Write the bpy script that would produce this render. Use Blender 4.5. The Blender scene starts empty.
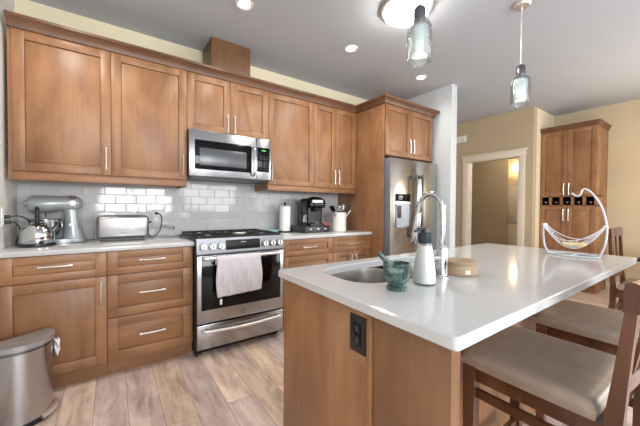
import bpy, bmesh, math, random
from math import sin, cos, pi, radians
from mathutils import Vector, Matrix

random.seed(7)
S = bpy.context.scene
COL = S.collection

# ------------------------------------------------------------------ camera, world, exposure
CAM = Vector((0.5884, -3.115, 1.1907))
YAW, PITCH, ROLL, FPX = 0.6107, -0.0178, 0.0066, 295.54
_F = Vector((sin(YAW)*cos(PITCH), cos(YAW)*cos(PITCH), sin(PITCH)))
_R = Vector((cos(YAW), -sin(YAW), 0))
_U = _R.cross(_F)
_R2 = _R*cos(ROLL) + _U*sin(ROLL)
_U2 = -_R*sin(ROLL) + _U*cos(ROLL)
cd = bpy.data.cameras.new('camera')
cd.sensor_width = 36.0
cd.lens = FPX/640*36
cd.clip_start = 0.05
cam = bpy.data.objects.new('camera', cd)
COL.objects.link(cam)
m = Matrix.Identity(4)
for i in range(3):
    m[i][0] = _R2[i]; m[i][1] = _U2[i]; m[i][2] = -_F[i]; m[i][3] = CAM[i]
cam.matrix_world = m
S.camera = cam

w = bpy.data.worlds.new('sky'); S.world = w; w.use_nodes = True
bg = w.node_tree.nodes['Background']
bg.inputs[0].default_value = (0.80, 0.90, 1.0, 1)
bg.inputs[1].default_value = 1.0

S.view_settings.view_transform = 'Standard'
S.view_settings.look = 'None'
S.view_settings.gamma = 1
S.view_settings.use_curve_mapping = False
S.view_settings.exposure = 0.0
try:
    S.cycles.use_denoising = True
    S.cycles.max_bounces = 10
    S.cycles.sample_clamp_indirect = 6
    S.cycles.caustics_reflective = False
    S.cycles.caustics_refractive = False
except Exception:
    pass

def area_light(name, loc, rot, sx, sy, power, color):
    l = bpy.data.lights.new(name, 'AREA'); l.shape = 'RECTANGLE'
    l.size = sx; l.size_y = sy; l.energy = power; l.color = color
    o = bpy.data.objects.new(name, l); COL.objects.link(o)
    o.location = loc; o.rotation_euler = rot
    return o
# daylight through the windows behind the camera, plus an added fill from the right (front wall y = -6.2, left wall x = 0)
FRONT_Y = -6.2
XW = 6.62
WINS = [(0.2, 1.9), (2.2, 3.8), (4.3, 5.9)]
WPOW = {0.2: 128, 2.2: 55, 4.3: 22}
for (a, b) in WINS:
    area_light('window_or_fill_light', ((a+b)/2, FRONT_Y-0.10, 1.67), (radians(90), 0, 0), b-a, 1.4, WPOW[a], (0.95, 0.98, 1.0))
area_light('window_or_fill_light', (XW+0.12, -4.75, 1.45), (radians(90), 0, radians(90)), 1.7, 1.9, 100, (0.93, 0.97, 1.0))  # added fill through an invented right-wall opening, brightens the left wall and counter
area_light('window_or_fill_light', (-0.12, -4.7, 1.5), (radians(90), 0, radians(-90)), 1.5, 1.4, 20, (0.90, 0.95, 1.0))

# ------------------------------------------------------------------ materials
MATS = {}
def srgb(r, g, b):
    f = lambda c: (c/255/12.92) if c/255 <= 0.04045 else ((c/255+0.055)/1.055)**2.4
    return (f(r), f(g), f(b), 1)

def base_mat(name):
    m = bpy.data.materials.new(name); m.use_nodes = True
    nt = m.node_tree
    return m, nt, nt.nodes['Principled BSDF']

def plain(name, col, rough=0.5, metal=0.0, var=0.06, scale=12.0, bump=0.0, emit=None, estr=0, spec=None, coat=0):
    """one colour with a little procedural noise in tone"""
    m, nt, b = base_mat(name)
    N, L = nt.nodes, nt.links
    tc = N.new('ShaderNodeTexCoord'); no = N.new('ShaderNodeTexNoise')
    no.inputs['Scale'].default_value = scale; no.inputs['Detail'].default_value = 3
    L.new(tc.outputs['Object'], no.inputs['Vector'])
    ramp = N.new('ShaderNodeValToRGB')
    c = srgb(*col)
    ramp.color_ramp.elements[0].position = 0.3; ramp.color_ramp.elements[1].position = 0.7
    ramp.color_ramp.elements[0].color = tuple(x*(1-var) for x in c[:3])+(1,)
    ramp.color_ramp.elements[1].color = tuple(min(1, x*(1+var)) for x in c[:3])+(1,)
    L.new(no.outputs['Fac'], ramp.inputs['Fac'])
    L.new(ramp.outputs['Color'], b.inputs['Base Color'])
    b.inputs['Roughness'].default_value = rough
    b.inputs['Metallic'].default_value = metal
    if spec is not None: b.inputs['Specular IOR Level'].default_value = spec
    if coat: b.inputs['Coat Weight'].default_value = coat
    if bump:
        bp = N.new('ShaderNodeBump'); bp.inputs['Strength'].default_value = bump
        bp.inputs['Distance'].default_value = 0.002
        L.new(no.outputs['Fac'], bp.inputs['Height']); L.new(bp.outputs['Normal'], b.inputs['Normal'])
    if emit:
        b.inputs['Emission Color'].default_value = srgb(*emit); b.inputs['Emission Strength'].default_value = estr
    MATS[name] = m
    return m

def wood(name, dark, mid, light, axis='z', rough=0.40, blotch=0.72):
    m, nt, b = base_mat(name)
    N, L = nt.nodes, nt.links
    tc = N.new('ShaderNodeTexCoord'); oi = N.new('ShaderNodeObjectInfo')
    vm = N.new('ShaderNodeVectorMath'); vm.operation = 'ADD'
    sc = N.new('ShaderNodeVectorMath'); sc.operation = 'SCALE'; sc.inputs['Scale'].default_value = 17.0
    cx = N.new('ShaderNodeCombineXYZ')
    for k in range(3): L.new(oi.outputs['Random'], cx.inputs[k])
    L.new(cx.outputs[0], sc.inputs[0])
    L.new(tc.outputs['Object'], vm.inputs[0]); L.new(sc.outputs[0], vm.inputs[1])
    mp = N.new('ShaderNodeMapping')
    s = {'z': (38, 38, 2.2), 'x': (2.2, 38, 38), 'y': (38, 2.2, 38)}[axis]
    mp.inputs['Scale'].default_value = s
    L.new(vm.outputs[0], mp.inputs['Vector'])
    g = N.new('ShaderNodeTexNoise'); g.inputs['Scale'].default_value = 1.0; g.inputs['Detail'].default_value = 6; g.inputs['Roughness'].default_value = 0.6
    L.new(mp.outputs[0], g.inputs['Vector'])
    mp2 = N.new('ShaderNodeMapping')
    s2 = {'z': (5, 5, 2.0), 'x': (2.0, 5, 5), 'y': (5, 2.0, 5)}[axis]
    mp2.inputs['Scale'].default_value = s2
    L.new(vm.outputs[0], mp2.inputs['Vector'])
    bl = N.new('ShaderNodeTexNoise'); bl.inputs['Scale'].default_value = 1.0; bl.inputs['Detail'].default_value = 4; bl.inputs['Distortion'].default_value = 0.9
    L.new(mp2.outputs[0], bl.inputs['Vector'])
    mx = N.new('ShaderNodeMix'); mx.data_type = 'FLOAT'; mx.inputs['Factor'].default_value = blotch
    L.new(g.outputs['Fac'], mx.inputs[2]); L.new(bl.outputs['Fac'], mx.inputs[3])
    r = N.new('ShaderNodeValToRGB'); cr = r.color_ramp
    cr.elements[0].position = 0.30; cr.elements[0].color = srgb(*dark)
    cr.elements[1].position = 0.70; cr.elements[1].color = srgb(*light)
    e = cr.elements.new(0.5); e.color = srgb(*mid)
    L.new(mx.outputs[0], r.inputs['Fac'])
    L.new(r.outputs['Color'], b.inputs['Base Color'])
    b.inputs['Roughness'].default_value = rough
    bp = N.new('ShaderNodeBump'); bp.inputs['Strength'].default_value = 0.06; bp.inputs['Distance'].default_value = 0.002
    L.new(g.outputs['Fac'], bp.inputs['Height']); L.new(bp.outputs['Normal'], b.inputs['Normal'])
    MATS[name] = m
    return m

def steel(name, col=(190, 190, 192), rough=0.24, axis='x', strength=0.05):
    m, nt, b = base_mat(name)
    N, L = nt.nodes, nt.links
    tc = N.new('ShaderNodeTexCoord'); mp = N.new('ShaderNodeMapping')
    mp.inputs['Scale'].default_value = {'x': (1.5, 160, 160), 'z': (160, 160, 1.5)}[axis]
    L.new(tc.outputs['Object'], mp.inputs['Vector'])
    no = N.new('ShaderNodeTexNoise'); no.inputs['Scale'].default_value = 1; no.inputs['Detail'].default_value = 3
    L.new(mp.outputs[0], no.inputs['Vector'])
    mr = N.new('ShaderNodeMapRange'); mr.inputs['To Min'].default_value = rough*0.8; mr.inputs['To Max'].default_value = rough*1.25
    L.new(no.outputs['Fac'], mr.inputs['Value']); L.new(mr.outputs[0], b.inputs['Roughness'])
    b.inputs['Base Color'].default_value = srgb(*col); b.inputs['Metallic'].default_value = 1.0
    bp = N.new('ShaderNodeBump'); bp.inputs['Strength'].default_value = strength; bp.inputs['Distance'].default_value = 0.001
    L.new(no.outputs['Fac'], bp.inputs['Height']); L.new(bp.outputs['Normal'], b.inputs['Normal'])
    MATS[name] = m
    return m

def glass(name, tint=(1, 1, 1), refl=0.5):
    """thin clear glass: straight-through transmission with a fresnel reflection"""
    m, nt, b = base_mat(name); N, L = nt.nodes, nt.links
    tr = N.new('ShaderNodeBsdfTransparent'); tr.inputs[0].default_value = (*tint, 1)
    gl = N.new('ShaderNodeBsdfGlossy'); gl.inputs['Roughness'].default_value = 0.02
    lw = N.new('ShaderNodeLayerWeight'); lw.inputs['Blend'].default_value = 0.35
    mr = N.new('ShaderNodeMapRange'); mr.inputs['To Min'].default_value = 0.03; mr.inputs['To Max'].default_value = refl
    L.new(lw.outputs['Fresnel'], mr.inputs['Value'])
    mx = N.new('ShaderNodeMixShader'); L.new(mr.outputs[0], mx.inputs[0]); L.new(tr.outputs[0], mx.inputs[1]); L.new(gl.outputs[0], mx.inputs[2])
    L.new(mx.outputs[0], N['Material Output'].inputs['Surface'])
    MATS[name] = m
    return m

CAB = wood('cabinet_maple', (118, 81, 54), (146, 104, 71), (167, 125, 89), 'z')
CABH = wood('cabinet_maple_horizontal', (118, 81, 54), (146, 104, 71), (167, 125, 89), 'x')
CABY = wood('cabinet_maple_along_depth', (118, 81, 54), (146, 104, 71), (167, 125, 89), 'y')
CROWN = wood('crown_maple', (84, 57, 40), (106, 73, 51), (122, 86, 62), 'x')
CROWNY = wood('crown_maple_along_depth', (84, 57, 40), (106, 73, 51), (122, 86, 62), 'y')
STOOL = wood('walnut_frame', (58, 35, 22), (88, 55, 36), (116, 77, 52), 'z', rough=0.28)
TABLE = wood('dark_walnut', (48, 30, 22), (68, 44, 32), (86, 58, 42), 'x', rough=0.3)
TRAYW = wood('pale_round_wood', (140, 116, 90), (164, 140, 112), (180, 156, 128), 'x', rough=0.6)
STEEL = steel('brushed_steel', (170, 170, 173))
STEELV = steel('brushed_steel_vertical', axis='z')
FRIDGE = steel('refrigerator_steel', (178, 172, 164), 0.2, 'z')
STEELD = steel('dark_steel', (120, 122, 126), 0.3)
NICKEL = plain('satin_nickel', (240, 239, 236), 0.42, 1.0, 0.03)
CHROME = plain('chrome', (205, 208, 212), 0.06, 1.0, 0.02)
TOASTER = steel('toaster_steel', (150, 148, 148), 0.3)
LIDM = plain('lid_steel', (168, 168, 172), 0.36, 0.5, 0.03)
SINKM = plain('sink_steel', (150, 146, 140), 0.38, 0.75, 0.03)
BLACK = plain('black_plastic', (22, 22, 24), 0.35, 0, 0.15)
GLOSSB = plain('black_glass', (8, 8, 9), 0.07, 0, 0.1, spec=0.3)
MATTEB = plain('black_touch_panel', (20, 20, 22), 0.35, 0, 0.1, spec=0.25)
IRON = plain('cast_iron', (28, 28, 30), 0.55, 0.2, 0.2, 60, 0.1)
DGREY = plain('dark_grey_enamel', (58, 60, 64), 0.4, 0.3, 0.08)
WHITEP = plain('white_plastic', (238, 238, 236), 0.35, 0, 0.02)
CERAM = plain('white_ceramic', (240, 238, 232), 0.18, 0, 0.02)
TRIMW = plain('cream_trim_paint', (232, 222, 206), 0.45, 0, 0.015, 4)
WALL = plain('beige_wall_paint', (240, 229, 198), 0.85, 0, 0.02, 3, 0.02)
WALLC = plain('pale_wall_paint', (206, 211, 215), 0.85, 0, 0.02, 3, 0.02)
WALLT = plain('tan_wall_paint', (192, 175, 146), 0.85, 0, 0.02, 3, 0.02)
WALL_DIM = plain('beige_wall_paint_dim', (204, 190, 162), 0.85, 0, 0.02, 3, 0.02)  # same beige paint, darkened so the colour carries the dimmer light here
WALLC_LIT = plain('pale_wall_paint_lit', (232, 230, 225), 0.85, 0, 0.02, 3, 0.02)  # pale wall paint lightened, brighter light on this wall put into the colour
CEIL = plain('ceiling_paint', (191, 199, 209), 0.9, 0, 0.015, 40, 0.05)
QUARTZ = plain('white_quartz', (198, 199, 200), 0.10, 0, 0.02, 90)
GROUT = plain('grout', (206, 204, 200), 0.8, 0, 0.03, 30)
TILE = plain('glazed_white_tile', (198, 198, 200), 0.06, 0, 0.02, 5, 0.0)
PAPER = plain('paper_towel', (244, 243, 240), 0.9, 0, 0.02, 60, 0.2)
LEATH = plain('taupe_leather', (154, 138, 124), 0.36, 0, 0.10, 18, 0.05)
SILVERP = plain('silver_enamel', (164, 169, 172), 0.22, 0.25, 0.04)
WIRE = plain('white_wire', (205, 206, 210), 0.35, 0, 0.02)
FROST = None
LAMPW = plain('lamp_diffuser', (255, 252, 246), 0.4, 0, 0.0, emit=(255, 246, 232), estr=50)
LAMPR = plain('downlight_lens', (255, 252, 246), 0.4, 0, 0.0, emit=(255, 246, 232), estr=10)
BULB = plain('warm_bulb', (255, 240, 210), 0.4, 0, 0.0, emit=(255, 214, 160), estr=25)
def frosted():
    m, nt, b = base_mat('frosted_glass'); N, L = nt.nodes, nt.links
    b.inputs['Base Color'].default_value = srgb(222, 234, 238); b.inputs['Roughness'].default_value = 0.4
    tr = N.new('ShaderNodeBsdfTransparent'); mx = N.new('ShaderNodeMixShader'); mx.inputs[0].default_value = 0.45
    L.new(tr.outputs[0], mx.inputs[1]); L.new(b.outputs[0], mx.inputs[2]); L.new(mx.outputs[0], N['Material Output'].inputs['Surface'])
    return m
FROST = frosted()
GLASS = glass('clear_glass', (0.96, 0.97, 0.97), 0.55)
SMOKE = glass('smoked_plastic', (0.40, 0.43, 0.47), 0.5)
MILKY = plain('milky_liquid', (232, 234, 232), 0.4, 0, 0.02)
DGREEN = plain('dark_teal_plastic', (26, 40, 46), 0.35, 0, 0.1)
CORAL = plain('coral_wrapper', (226, 112, 84), 0.5, 0, 0.15, 30)
TEAL = plain('pale_turquoise_glaze', (180, 212, 215), 0.25, 0, 0.06)
FRUIT = plain('pale_yellow_peel', (232, 208, 140), 0.45, 0, 0.12, 40)
GREENL = plain('green_led', (90, 220, 110), 0.4, 0, 0, emit=(90, 230, 110), estr=0.15)
SCREEN = plain('microwave_mesh', (86, 88, 92), 0.25, 0.3, 0.1, 200)
WINE = plain('dark_bottle', (26, 16, 18), 0.15, 0, 0.2)
FOIL = plain('bottle_foil', (150, 120, 112), 0.3, 0.6, 0.1)
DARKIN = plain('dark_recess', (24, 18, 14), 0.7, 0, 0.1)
BAG = plain('white_bag', (240, 240, 240), 0.5, 0, 0.02)

def marble():
    m, nt, b = base_mat('green_marble'); N, L = nt.nodes, nt.links
    tc = N.new('ShaderNodeTexCoord'); no = N.new('ShaderNodeTexNoise')
    no.inputs['Scale'].default_value = 38; no.inputs['Detail'].default_value = 8; no.inputs['Distortion'].default_value = 1.6
    L.new(tc.outputs['Object'], no.inputs['Vector'])
    r = N.new('ShaderNodeValToRGB'); cr = r.color_ramp
    cr.elements[0].position = 0.35; cr.elements[0].color = srgb(34, 50, 48)
    cr.elements[1].position = 0.72; cr.elements[1].color = srgb(138, 158, 150)
    e = cr.elements.new(0.52); e.color = srgb(68, 90, 86)
    L.new(no.outputs['Fac'], r.inputs['Fac']); L.new(r.outputs['Color'], b.inputs['Base Color'])
    b.inputs['Roughness'].default_value = 0.3
    return m
MARBLE = marble()

def floor_mat():
    m, nt, b = base_mat('oak_plank_floor'); N, L = nt.nodes, nt.links
    tc = N.new('ShaderNodeTexCoord')
    mp = N.new('ShaderNodeMapping'); mp.inputs['Rotation'].default_value = (0, 0, radians(90))
    L.new(tc.outputs['Object'], mp.inputs['Vector'])
    br = N.new('ShaderNodeTexBrick')
    br.inputs['Scale'].default_value = 1.0; br.inputs['Brick Width'].default_value = 1.22; br.inputs['Row Height'].default_value = 0.165
    br.inputs['Mortar Size'].default_value = 0.0011; br.inputs['Mortar Smooth'].default_value = 0.1
    br.inputs['Color1'].default_value = (0, 0, 0, 1); br.inputs['Color2'].default_value = (1, 1, 1, 1); br.inputs['Mortar'].default_value = (0.5, 0.5, 0.5, 1)
    br.offset = 0.37
    L.new(mp.outputs[0], br.inputs['Vector'])
    # per-plank shifted grain
    sc = N.new('ShaderNodeVectorMath'); sc.operation = 'SCALE'; sc.inputs['Scale'].default_value = 9.0
    L.new(br.outputs['Color'], sc.inputs[0])
    ad = N.new('ShaderNodeVectorMath'); ad.operation = 'ADD'
    L.new(mp.outputs[0], ad.inputs[0]); L.new(sc.outputs[0], ad.inputs[1])
    mg = N.new('ShaderNodeMapping'); mg.inputs['Scale'].default_value = (2.4, 22, 10)
    L.new(ad.outputs[0], mg.inputs['Vector'])
    g = N.new('ShaderNodeTexNoise'); g.inputs['Scale'].default_value = 1; g.inputs['Detail'].default_value = 7; g.inputs['Roughness'].default_value = 0.62; g.inputs['Distortion'].default_value = 0.5
    L.new(mg.outputs[0], g.inputs['Vector'])
    mk = N.new('ShaderNodeMapping'); mk.inputs['Scale'].default_value = (3.2, 8, 6)
    L.new(ad.outputs[0], mk.inputs['Vector'])
    k = N.new('ShaderNodeTexNoise'); k.inputs['Scale'].default_value = 1; k.inputs['Detail'].default_value = 4; k.inputs['Distortion'].default_value = 1.2
    L.new(mk.outputs[0], k.inputs['Vector'])
    mx = N.new('ShaderNodeMix'); mx.data_type = 'FLOAT'; mx.inputs['Factor'].default_value = 0.5
    L.new(g.outputs['Fac'], mx.inputs[2]); L.new(k.outputs['Fac'], mx.inputs[3])
    r = N.new('ShaderNodeValToRGB'); cr = r.color_ramp
    cr.elements[0].position = 0.28; cr.elements[0].color = srgb(146, 126, 117)
    cr.elements[1].position = 0.68; cr.elements[1].color = srgb(240, 225, 213)
    e = cr.elements.new(0.44); e.color = srgb(196, 176, 165)
    e = cr.elements.new(0.54); e.color = srgb(220, 200, 187)
    L.new(mx.outputs[0], r.inputs['Fac'])
    # plank to plank tone
    hs = N.new('ShaderNodeHueSaturation')
    mr = N.new('ShaderNodeMapRange'); mr.inputs['To Min'].default_value = 0.84; mr.inputs['To Max'].default_value = 1.10
    L.new(br.outputs['Color'], mr.inputs['Value']); L.new(mr.outputs[0], hs.inputs['Value'])
    L.new(r.outputs['Color'], hs.inputs['Color'])
    wn = N.new('ShaderNodeTexWhiteNoise'); wn.noise_dimensions = '3D'; L.new(br.outputs['Color'], wn.inputs['Vector'])
    tt = N.new('ShaderNodeMix'); tt.data_type = 'RGBA'; L.new(wn.outputs['Value'], tt.inputs['Factor'])
    tt.inputs[6].default_value = (1.06, 1.0, 0.90, 1); tt.inputs[7].default_value = (0.95, 0.96, 1.03, 1)
    tn = N.new('ShaderNodeMix'); tn.data_type = 'RGBA'; tn.blend_type = 'MULTIPLY'; tn.inputs['Factor'].default_value = 1
    L.new(hs.outputs[0], tn.inputs[6]); L.new(tt.outputs[2], tn.inputs[7])
    mm = N.new('ShaderNodeMix'); mm.data_type = 'RGBA'
    L.new(br.outputs['Fac'], mm.inputs['Factor']); L.new(tn.outputs[2], mm.inputs[6]); mm.inputs[7].default_value = srgb(120, 98, 88)
    L.new(mm.outputs[2], b.inputs['Base Color'])
    b.inputs['Roughness'].default_value = 0.42
    return m
FLOORM = floor_mat()

def towel_mat():
    m, nt, b = base_mat('waffle_towel'); N, L = nt.nodes, nt.links
    tc = N.new('ShaderNodeTexCoord')
    br = N.new('ShaderNodeTexBrick'); br.offset = 0
    br.inputs['Scale'].default_value = 1; br.inputs['Brick Width'].default_value = 0.02; br.inputs['Row Height'].default_value = 0.02
    br.inputs['Mortar Size'].default_value = 0.003
    br.inputs['Color1'].default_value = srgb(216, 212, 217); br.inputs['Color2'].default_value = srgb(212, 208, 214); br.inputs['Mortar'].default_value = srgb(205, 200, 207)
    mp = N.new('ShaderNodeMapping'); mp.inputs['Rotation'].default_value = (radians(90), 0, 0)
    L.new(tc.outputs['Object'], mp.inputs['Vector']); L.new(mp.outputs[0], br.inputs['Vector'])
    L.new(br.outputs['Color'], b.inputs['Base Color']); b.inputs['Roughness'].default_value = 0.9
    return m
TOWEL = towel_mat()

# ------------------------------------------------------------------ mesh helpers
OFF = {}
class G:
    def __init__(self): self.bm = bmesh.new()
    def box(self, x0, x1, y0, y1, z0, z1, bev=0.0, seg=2):
        M = Matrix.Translation(((x0+x1)/2, (y0+y1)/2, (z0+z1)/2)) @ Matrix.Diagonal((abs(x1-x0), abs(y1-y0), abs(z1-z0), 1))
        r = bmesh.ops.create_cube(self.bm, size=1, matrix=M)
        if bev > 0:
            es = list({e for v in r['verts'] for e in v.link_edges})
            bmesh.ops.bevel(self.bm, geom=es, offset=bev, segments=seg, affect='EDGES', profile=0.5)
        return self
    def cyl(self, p0, p1, r0, r1=None, seg=24):
        p0, p1 = Vector(p0), Vector(p1); r1 = r0 if r1 is None else r1
        d = p1-p0
        M = Matrix.Translation((p0+p1)/2) @ d.to_track_quat('Z', 'Y').to_matrix().to_4x4()
        bmesh.ops.create_cone(self.bm, cap_ends=True, segments=seg, radius1=r0, radius2=r1, depth=d.length, matrix=M)
        return self
    def sph(self, c, r, seg=20, M=None):
        if not hasattr(r, '__len__'): r = (r, r, r)
        T = Matrix.Translation(c) @ (M or Matrix.Identity(4)) @ Matrix.Diagonal((*r, 1))
        bmesh.ops.create_uvsphere(self.bm, u_segments=seg, v_segments=seg//2, radius=1, matrix=T)
        return self
    def lathe(self, prof, c=(0, 0, 0), seg=32, axis='z'):
        c = Vector(c); rings = []
        for (r, z) in prof:
            ring = []
            if r < 1e-6:
                ring = [self.bm.verts.new(c+Vector((0, 0, z)))]
            else:
                for k in range(seg):
                    a = 2*pi*k/seg
                    ring.append(self.bm.verts.new(c+Vector((r*cos(a), r*sin(a), z))))
            rings.append(ring)
        for A, B in zip(rings, rings[1:]):
            for k in range(seg):
                k2 = (k+1) % seg
                if len(A) == 1 and len(B) == 1: continue
                if len(A) == 1: self.bm.faces.new((A[0], B[k2], B[k]))
                elif len(B) == 1: self.bm.faces.new((A[k], A[k2], B[0]))
                else: self.bm.faces.new((A[k], A[k2], B[k2], B[k]))
        return self
    def tube(self, pts, r, seg=10, closed=False, flat=None):
        pts = [Vector(p) for p in pts]; n = len(pts)
        rr = r if hasattr(r, '__len__') else [r]*n
        tang = []
        for i in range(n):
            a = pts[(i-1) % n] if (closed or i > 0) else pts[i]
            b = pts[(i+1) % n] if (closed or i < n-1) else pts[i]
            tang.append((b-a).normalized())
        up = Vector((0, 0, 1)) if abs(tang[0].z) < 0.9 else Vector((1, 0, 0))
        u = tang[0].cross(up).normalized(); rings = []
        for i in range(n):
            t = tang[i]
            u = (u - t*u.dot(t)).normalized(); v = t.cross(u)
            ring = []
            for k in range(seg):
                a = 2*pi*k/seg
                q = u*cos(a)*rr[i]*(flat[0] if flat else 1) + v*sin(a)*rr[i]*(flat[1] if flat else 1)
                ring.append(self.bm.verts.new(pts[i]+q))
            rings.append(ring)
        pairs = list(zip(rings, rings[1:])) + ([(rings[-1], rings[0])] if closed else [])
        for A, B in pairs:
            for k in range(seg):
                k2 = (k+1) % seg
                self.bm.faces.new((A[k], A[k2], B[k2], B[k]))
        if not closed:
            self.bm.faces.new(rings[0][::-1]); self.bm.faces.new(rings[-1])
        return self
    def prism(self, out, z0, z1, bev=0.0, top_scale=None, top_shift=(0, 0)):
        cx = sum(p[0] for p in out)/len(out); cy = sum(p[1] for p in out)/len(out)
        s = top_scale or 1.0
        A = [self.bm.verts.new((p[0], p[1], z0)) for p in out]
        B = [self.bm.verts.new((cx+(p[0]-cx)*s+top_shift[0], cy+(p[1]-cy)*s+top_shift[1], z1)) for p in out]
        n = len(out); fs = []
        for k in range(n):
            k2 = (k+1) % n
            fs.append(self.bm.faces.new((A[k], A[k2], B[k2], B[k])))
        fb = self.bm.faces.new(A[::-1]); ft = self.bm.faces.new(B)
        if bev > 0:
            es = list(ft.edges)+list(fb.edges)
            bmesh.ops.bevel(self.bm, geom=es, offset=bev, segments=2, affect='EDGES', profile=0.5)
        return self
    def loft(self, sections):
        """list of closed rings (same length) of 3-D points, capped"""
        R = [[self.bm.verts.new(p) for p in s] for s in sections]
        n = len(R[0])
        for A, B in zip(R, R[1:]):
            for k in range(n):
                k2 = (k+1) % n
                self.bm.faces.new((A[k], A[k2], B[k2], B[k]))
        self.bm.faces.new(R[0][::-1]); self.bm.faces.new(R[-1])
        return self
    def profile_x(self, prof, x0, x1):
        """extrude a (y,z) outline along x"""
        return self.loft([[(x0, p[0], p[1]) for p in prof], [(x1, p[0], p[1]) for p in prof]])
    def build(self, name, mat, parent=None, M=None, ang=38):
        bm = self.bm
        bmesh.ops.recalc_face_normals(bm, faces=bm.faces)
        if M is not None: bmesh.ops.transform(bm, matrix=M, verts=bm.verts)
        for f in bm.faces: f.smooth = True
        lim = radians(ang)
        for e in bm.edges:
            if len(e.link_faces) == 2 and e.calc_face_angle(0) > lim: e.smooth = False
        if parent is not None:
            off = OFF[parent.name]
        else:
            xs = [v.co for v in bm.verts]
            off = Vector(((min(v.x for v in xs)+max(v.x for v in xs))/2, (min(v.y for v in xs)+max(v.y for v in xs))/2, min(v.z for v in xs)))
        bmesh.ops.translate(bm, vec=-off, verts=bm.verts)
        me = bpy.data.meshes.new(name); bm.to_mesh(me); bm.free()
        me.materials.append(mat)
        o = bpy.data.objects.new(name, me); COL.objects.link(o)
        if parent is not None: o.parent = parent
        else: o.location = off
        OFF[o.name] = off
        return o

def rot_to(M): return M
def tag(o, label, cat, group=None, kind=None):
    o['label'] = label; o['category'] = cat
    if group: o['group'] = group
    if kind: o['kind'] = kind
    return o
def thing(name, loc, label, cat, group=None):
    o = bpy.data.objects.new(name, None); COL.objects.link(o)
    o.empty_display_size = 0.05
    o.location = loc; OFF[o.name] = Vector(loc)
    return tag(o, label, cat, group)
def struct(g, name, mat):
    o = g.build(name, mat); o['kind'] = 'structure'; return o
def copy_tree(o, parent=None):
    c = o.copy(); COL.objects.link(c)
    if parent is not None: c.parent = parent
    OFF[c.name] = OFF.get(o.name, Vector())
    for ch in list(o.children): copy_tree(ch, c)
    return c
def text_mesh(body, size, name, mat, parent, M):
    cu = bpy.data.curves.new('tmp', 'FONT'); cu.body = body; cu.size = size; cu.extrude = 0.0006
    cu.align_x = 'CENTER'; cu.align_y = 'CENTER'
    t = bpy.data.objects.new('tmp', cu); COL.objects.link(t)
    dg = bpy.context.evaluated_depsgraph_get()
    me = bpy.data.meshes.new_from_object(t.evaluated_get(dg))
    bpy.data.objects.remove(t)
    g = G(); g.bm.from_mesh(me)
    return g.build(name, mat, parent, M)
def smooth_path(pts, n=8, closed=False):
    P = [Vector(p) for p in pts]; out = []; m = len(P)
    rng = m if closed else m-1
    for i in range(rng):
        p0 = P[(i-1) % m] if (closed or i > 0) else P[i]
        p1 = P[i]; p2 = P[(i+1) % m]
        p3 = P[(i+2) % m] if (closed or i+2 < m) else p2
        for k in range(n):
            t = k/n
            out.append(0.5*((2*p1)+(-p0+p2)*t+(2*p0-5*p1+4*p2-p3)*t*t+(-p0+3*p1-3*p2+p3)*t**3))
    if not closed: out.append(P[-1])
    return out

FX = lambda x, y, z: Matrix.Translation((x, y, z))                                   # fronts that face -y
FY = lambda x, y, z: Matrix.Translation((x, y, z)) @ Matrix.Rotation(radians(-90), 4, 'Z')   # fronts that face -x

# ------------------------------------------------------------------ room shell
H = 2.74
XR = 6.62
struct(G().box(-0.1, 9.0, FRONT_Y-0.1, 2.7, -0.08, 0.0), 'floor', FLOORM)
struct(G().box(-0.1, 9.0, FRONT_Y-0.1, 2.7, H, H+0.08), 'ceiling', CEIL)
struct(G().box(-0.1, 4.15, 0.0, 0.1, 0, H), 'wall_back', WALL)
g = G()
g.box(-0.1, 0, -3.95, 0, 0, H); g.box(-0.1, 0, FRONT_Y, -5.45, 0, H); g.box(-0.1, 0, -5.45, -3.95, 0, 0.8); g.box(-0.1, 0, -5.45, -3.95, 2.2, H)
struct(g, 'wall_left', WALLC_LIT)
g = G(); xs = [-0.1]+[v for wn in WINS for v in wn]+[XR+0.1]
for i in range(0, len(xs), 2): g.box(xs[i], xs[i+1], FRONT_Y-0.1, FRONT_Y, 0, H)
for a, b in WINS: g.box(a, b, FRONT_Y-0.1, FRONT_Y, 0, 0.97); g.box(a, b, FRONT_Y-0.1, FRONT_Y, 2.37, H)
struct(g, 'wall_front', WALLC)
for i, (a, b) in enumerate(WINS):
    f = G(); y0, y1 = FRONT_Y-0.07, FRONT_Y-0.03
    f.box(a, a+0.05, y0, y1, 0.97, 2.37); f.box(b-0.05, b, y0, y1, 0.97, 2.37); f.box(a, b, y0, y1, 0.97, 1.02); f.box(a, b, y0, y1, 2.32, 2.37); f.box((a+b)/2-0.02, (a+b)/2+0.02, y0, y1, 0.97, 2.37)
    struct(f, 'window_%d' % (i+1), WHITEP)
# wing wall beside the refrigerator
struct(G().box(4.03, 4.15, -1.03, 0.0, 0, H, 0.006), 'wall_wing', WALLC)
# doorway wall x = 5.79
DX = 5.79
g = G(); g.box(DX, DX+0.12, -1.29, -1.10, 0, H); g.box(DX, DX+0.12, -0.29, 2.6, 0, H); g.box(DX, DX+0.12, -1.10, -0.29, 2.02, H)
struct(g, 'wall_doorway', WALLT)
struct(G().box(DX+0.1201, XR+0.1, -1.29, -1.19, 0, H), 'wall_alcove', WALL)
struct(G().box(XR, XR+0.1, FRONT_Y, -5.6, 0, H).box(XR, XR+0.1, -3.9, -1.2901, 0, H).box(XR, XR+0.1, -5.6, -3.9, 0, 0.5).box(XR, XR+0.1, -5.6, -3.9, 2.4, H), 'wall_right', WALL_DIM)  # window opening here is invented, it lets the added fill light in
struct(G().box(4.05, 4.15, 0.1, 2.6, 0, H), 'wall_hall', WALLT)
struct(G().box(4.05, 9.0, 2.6, 2.7, 0, H), 'wall_far', WALLT)
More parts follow.
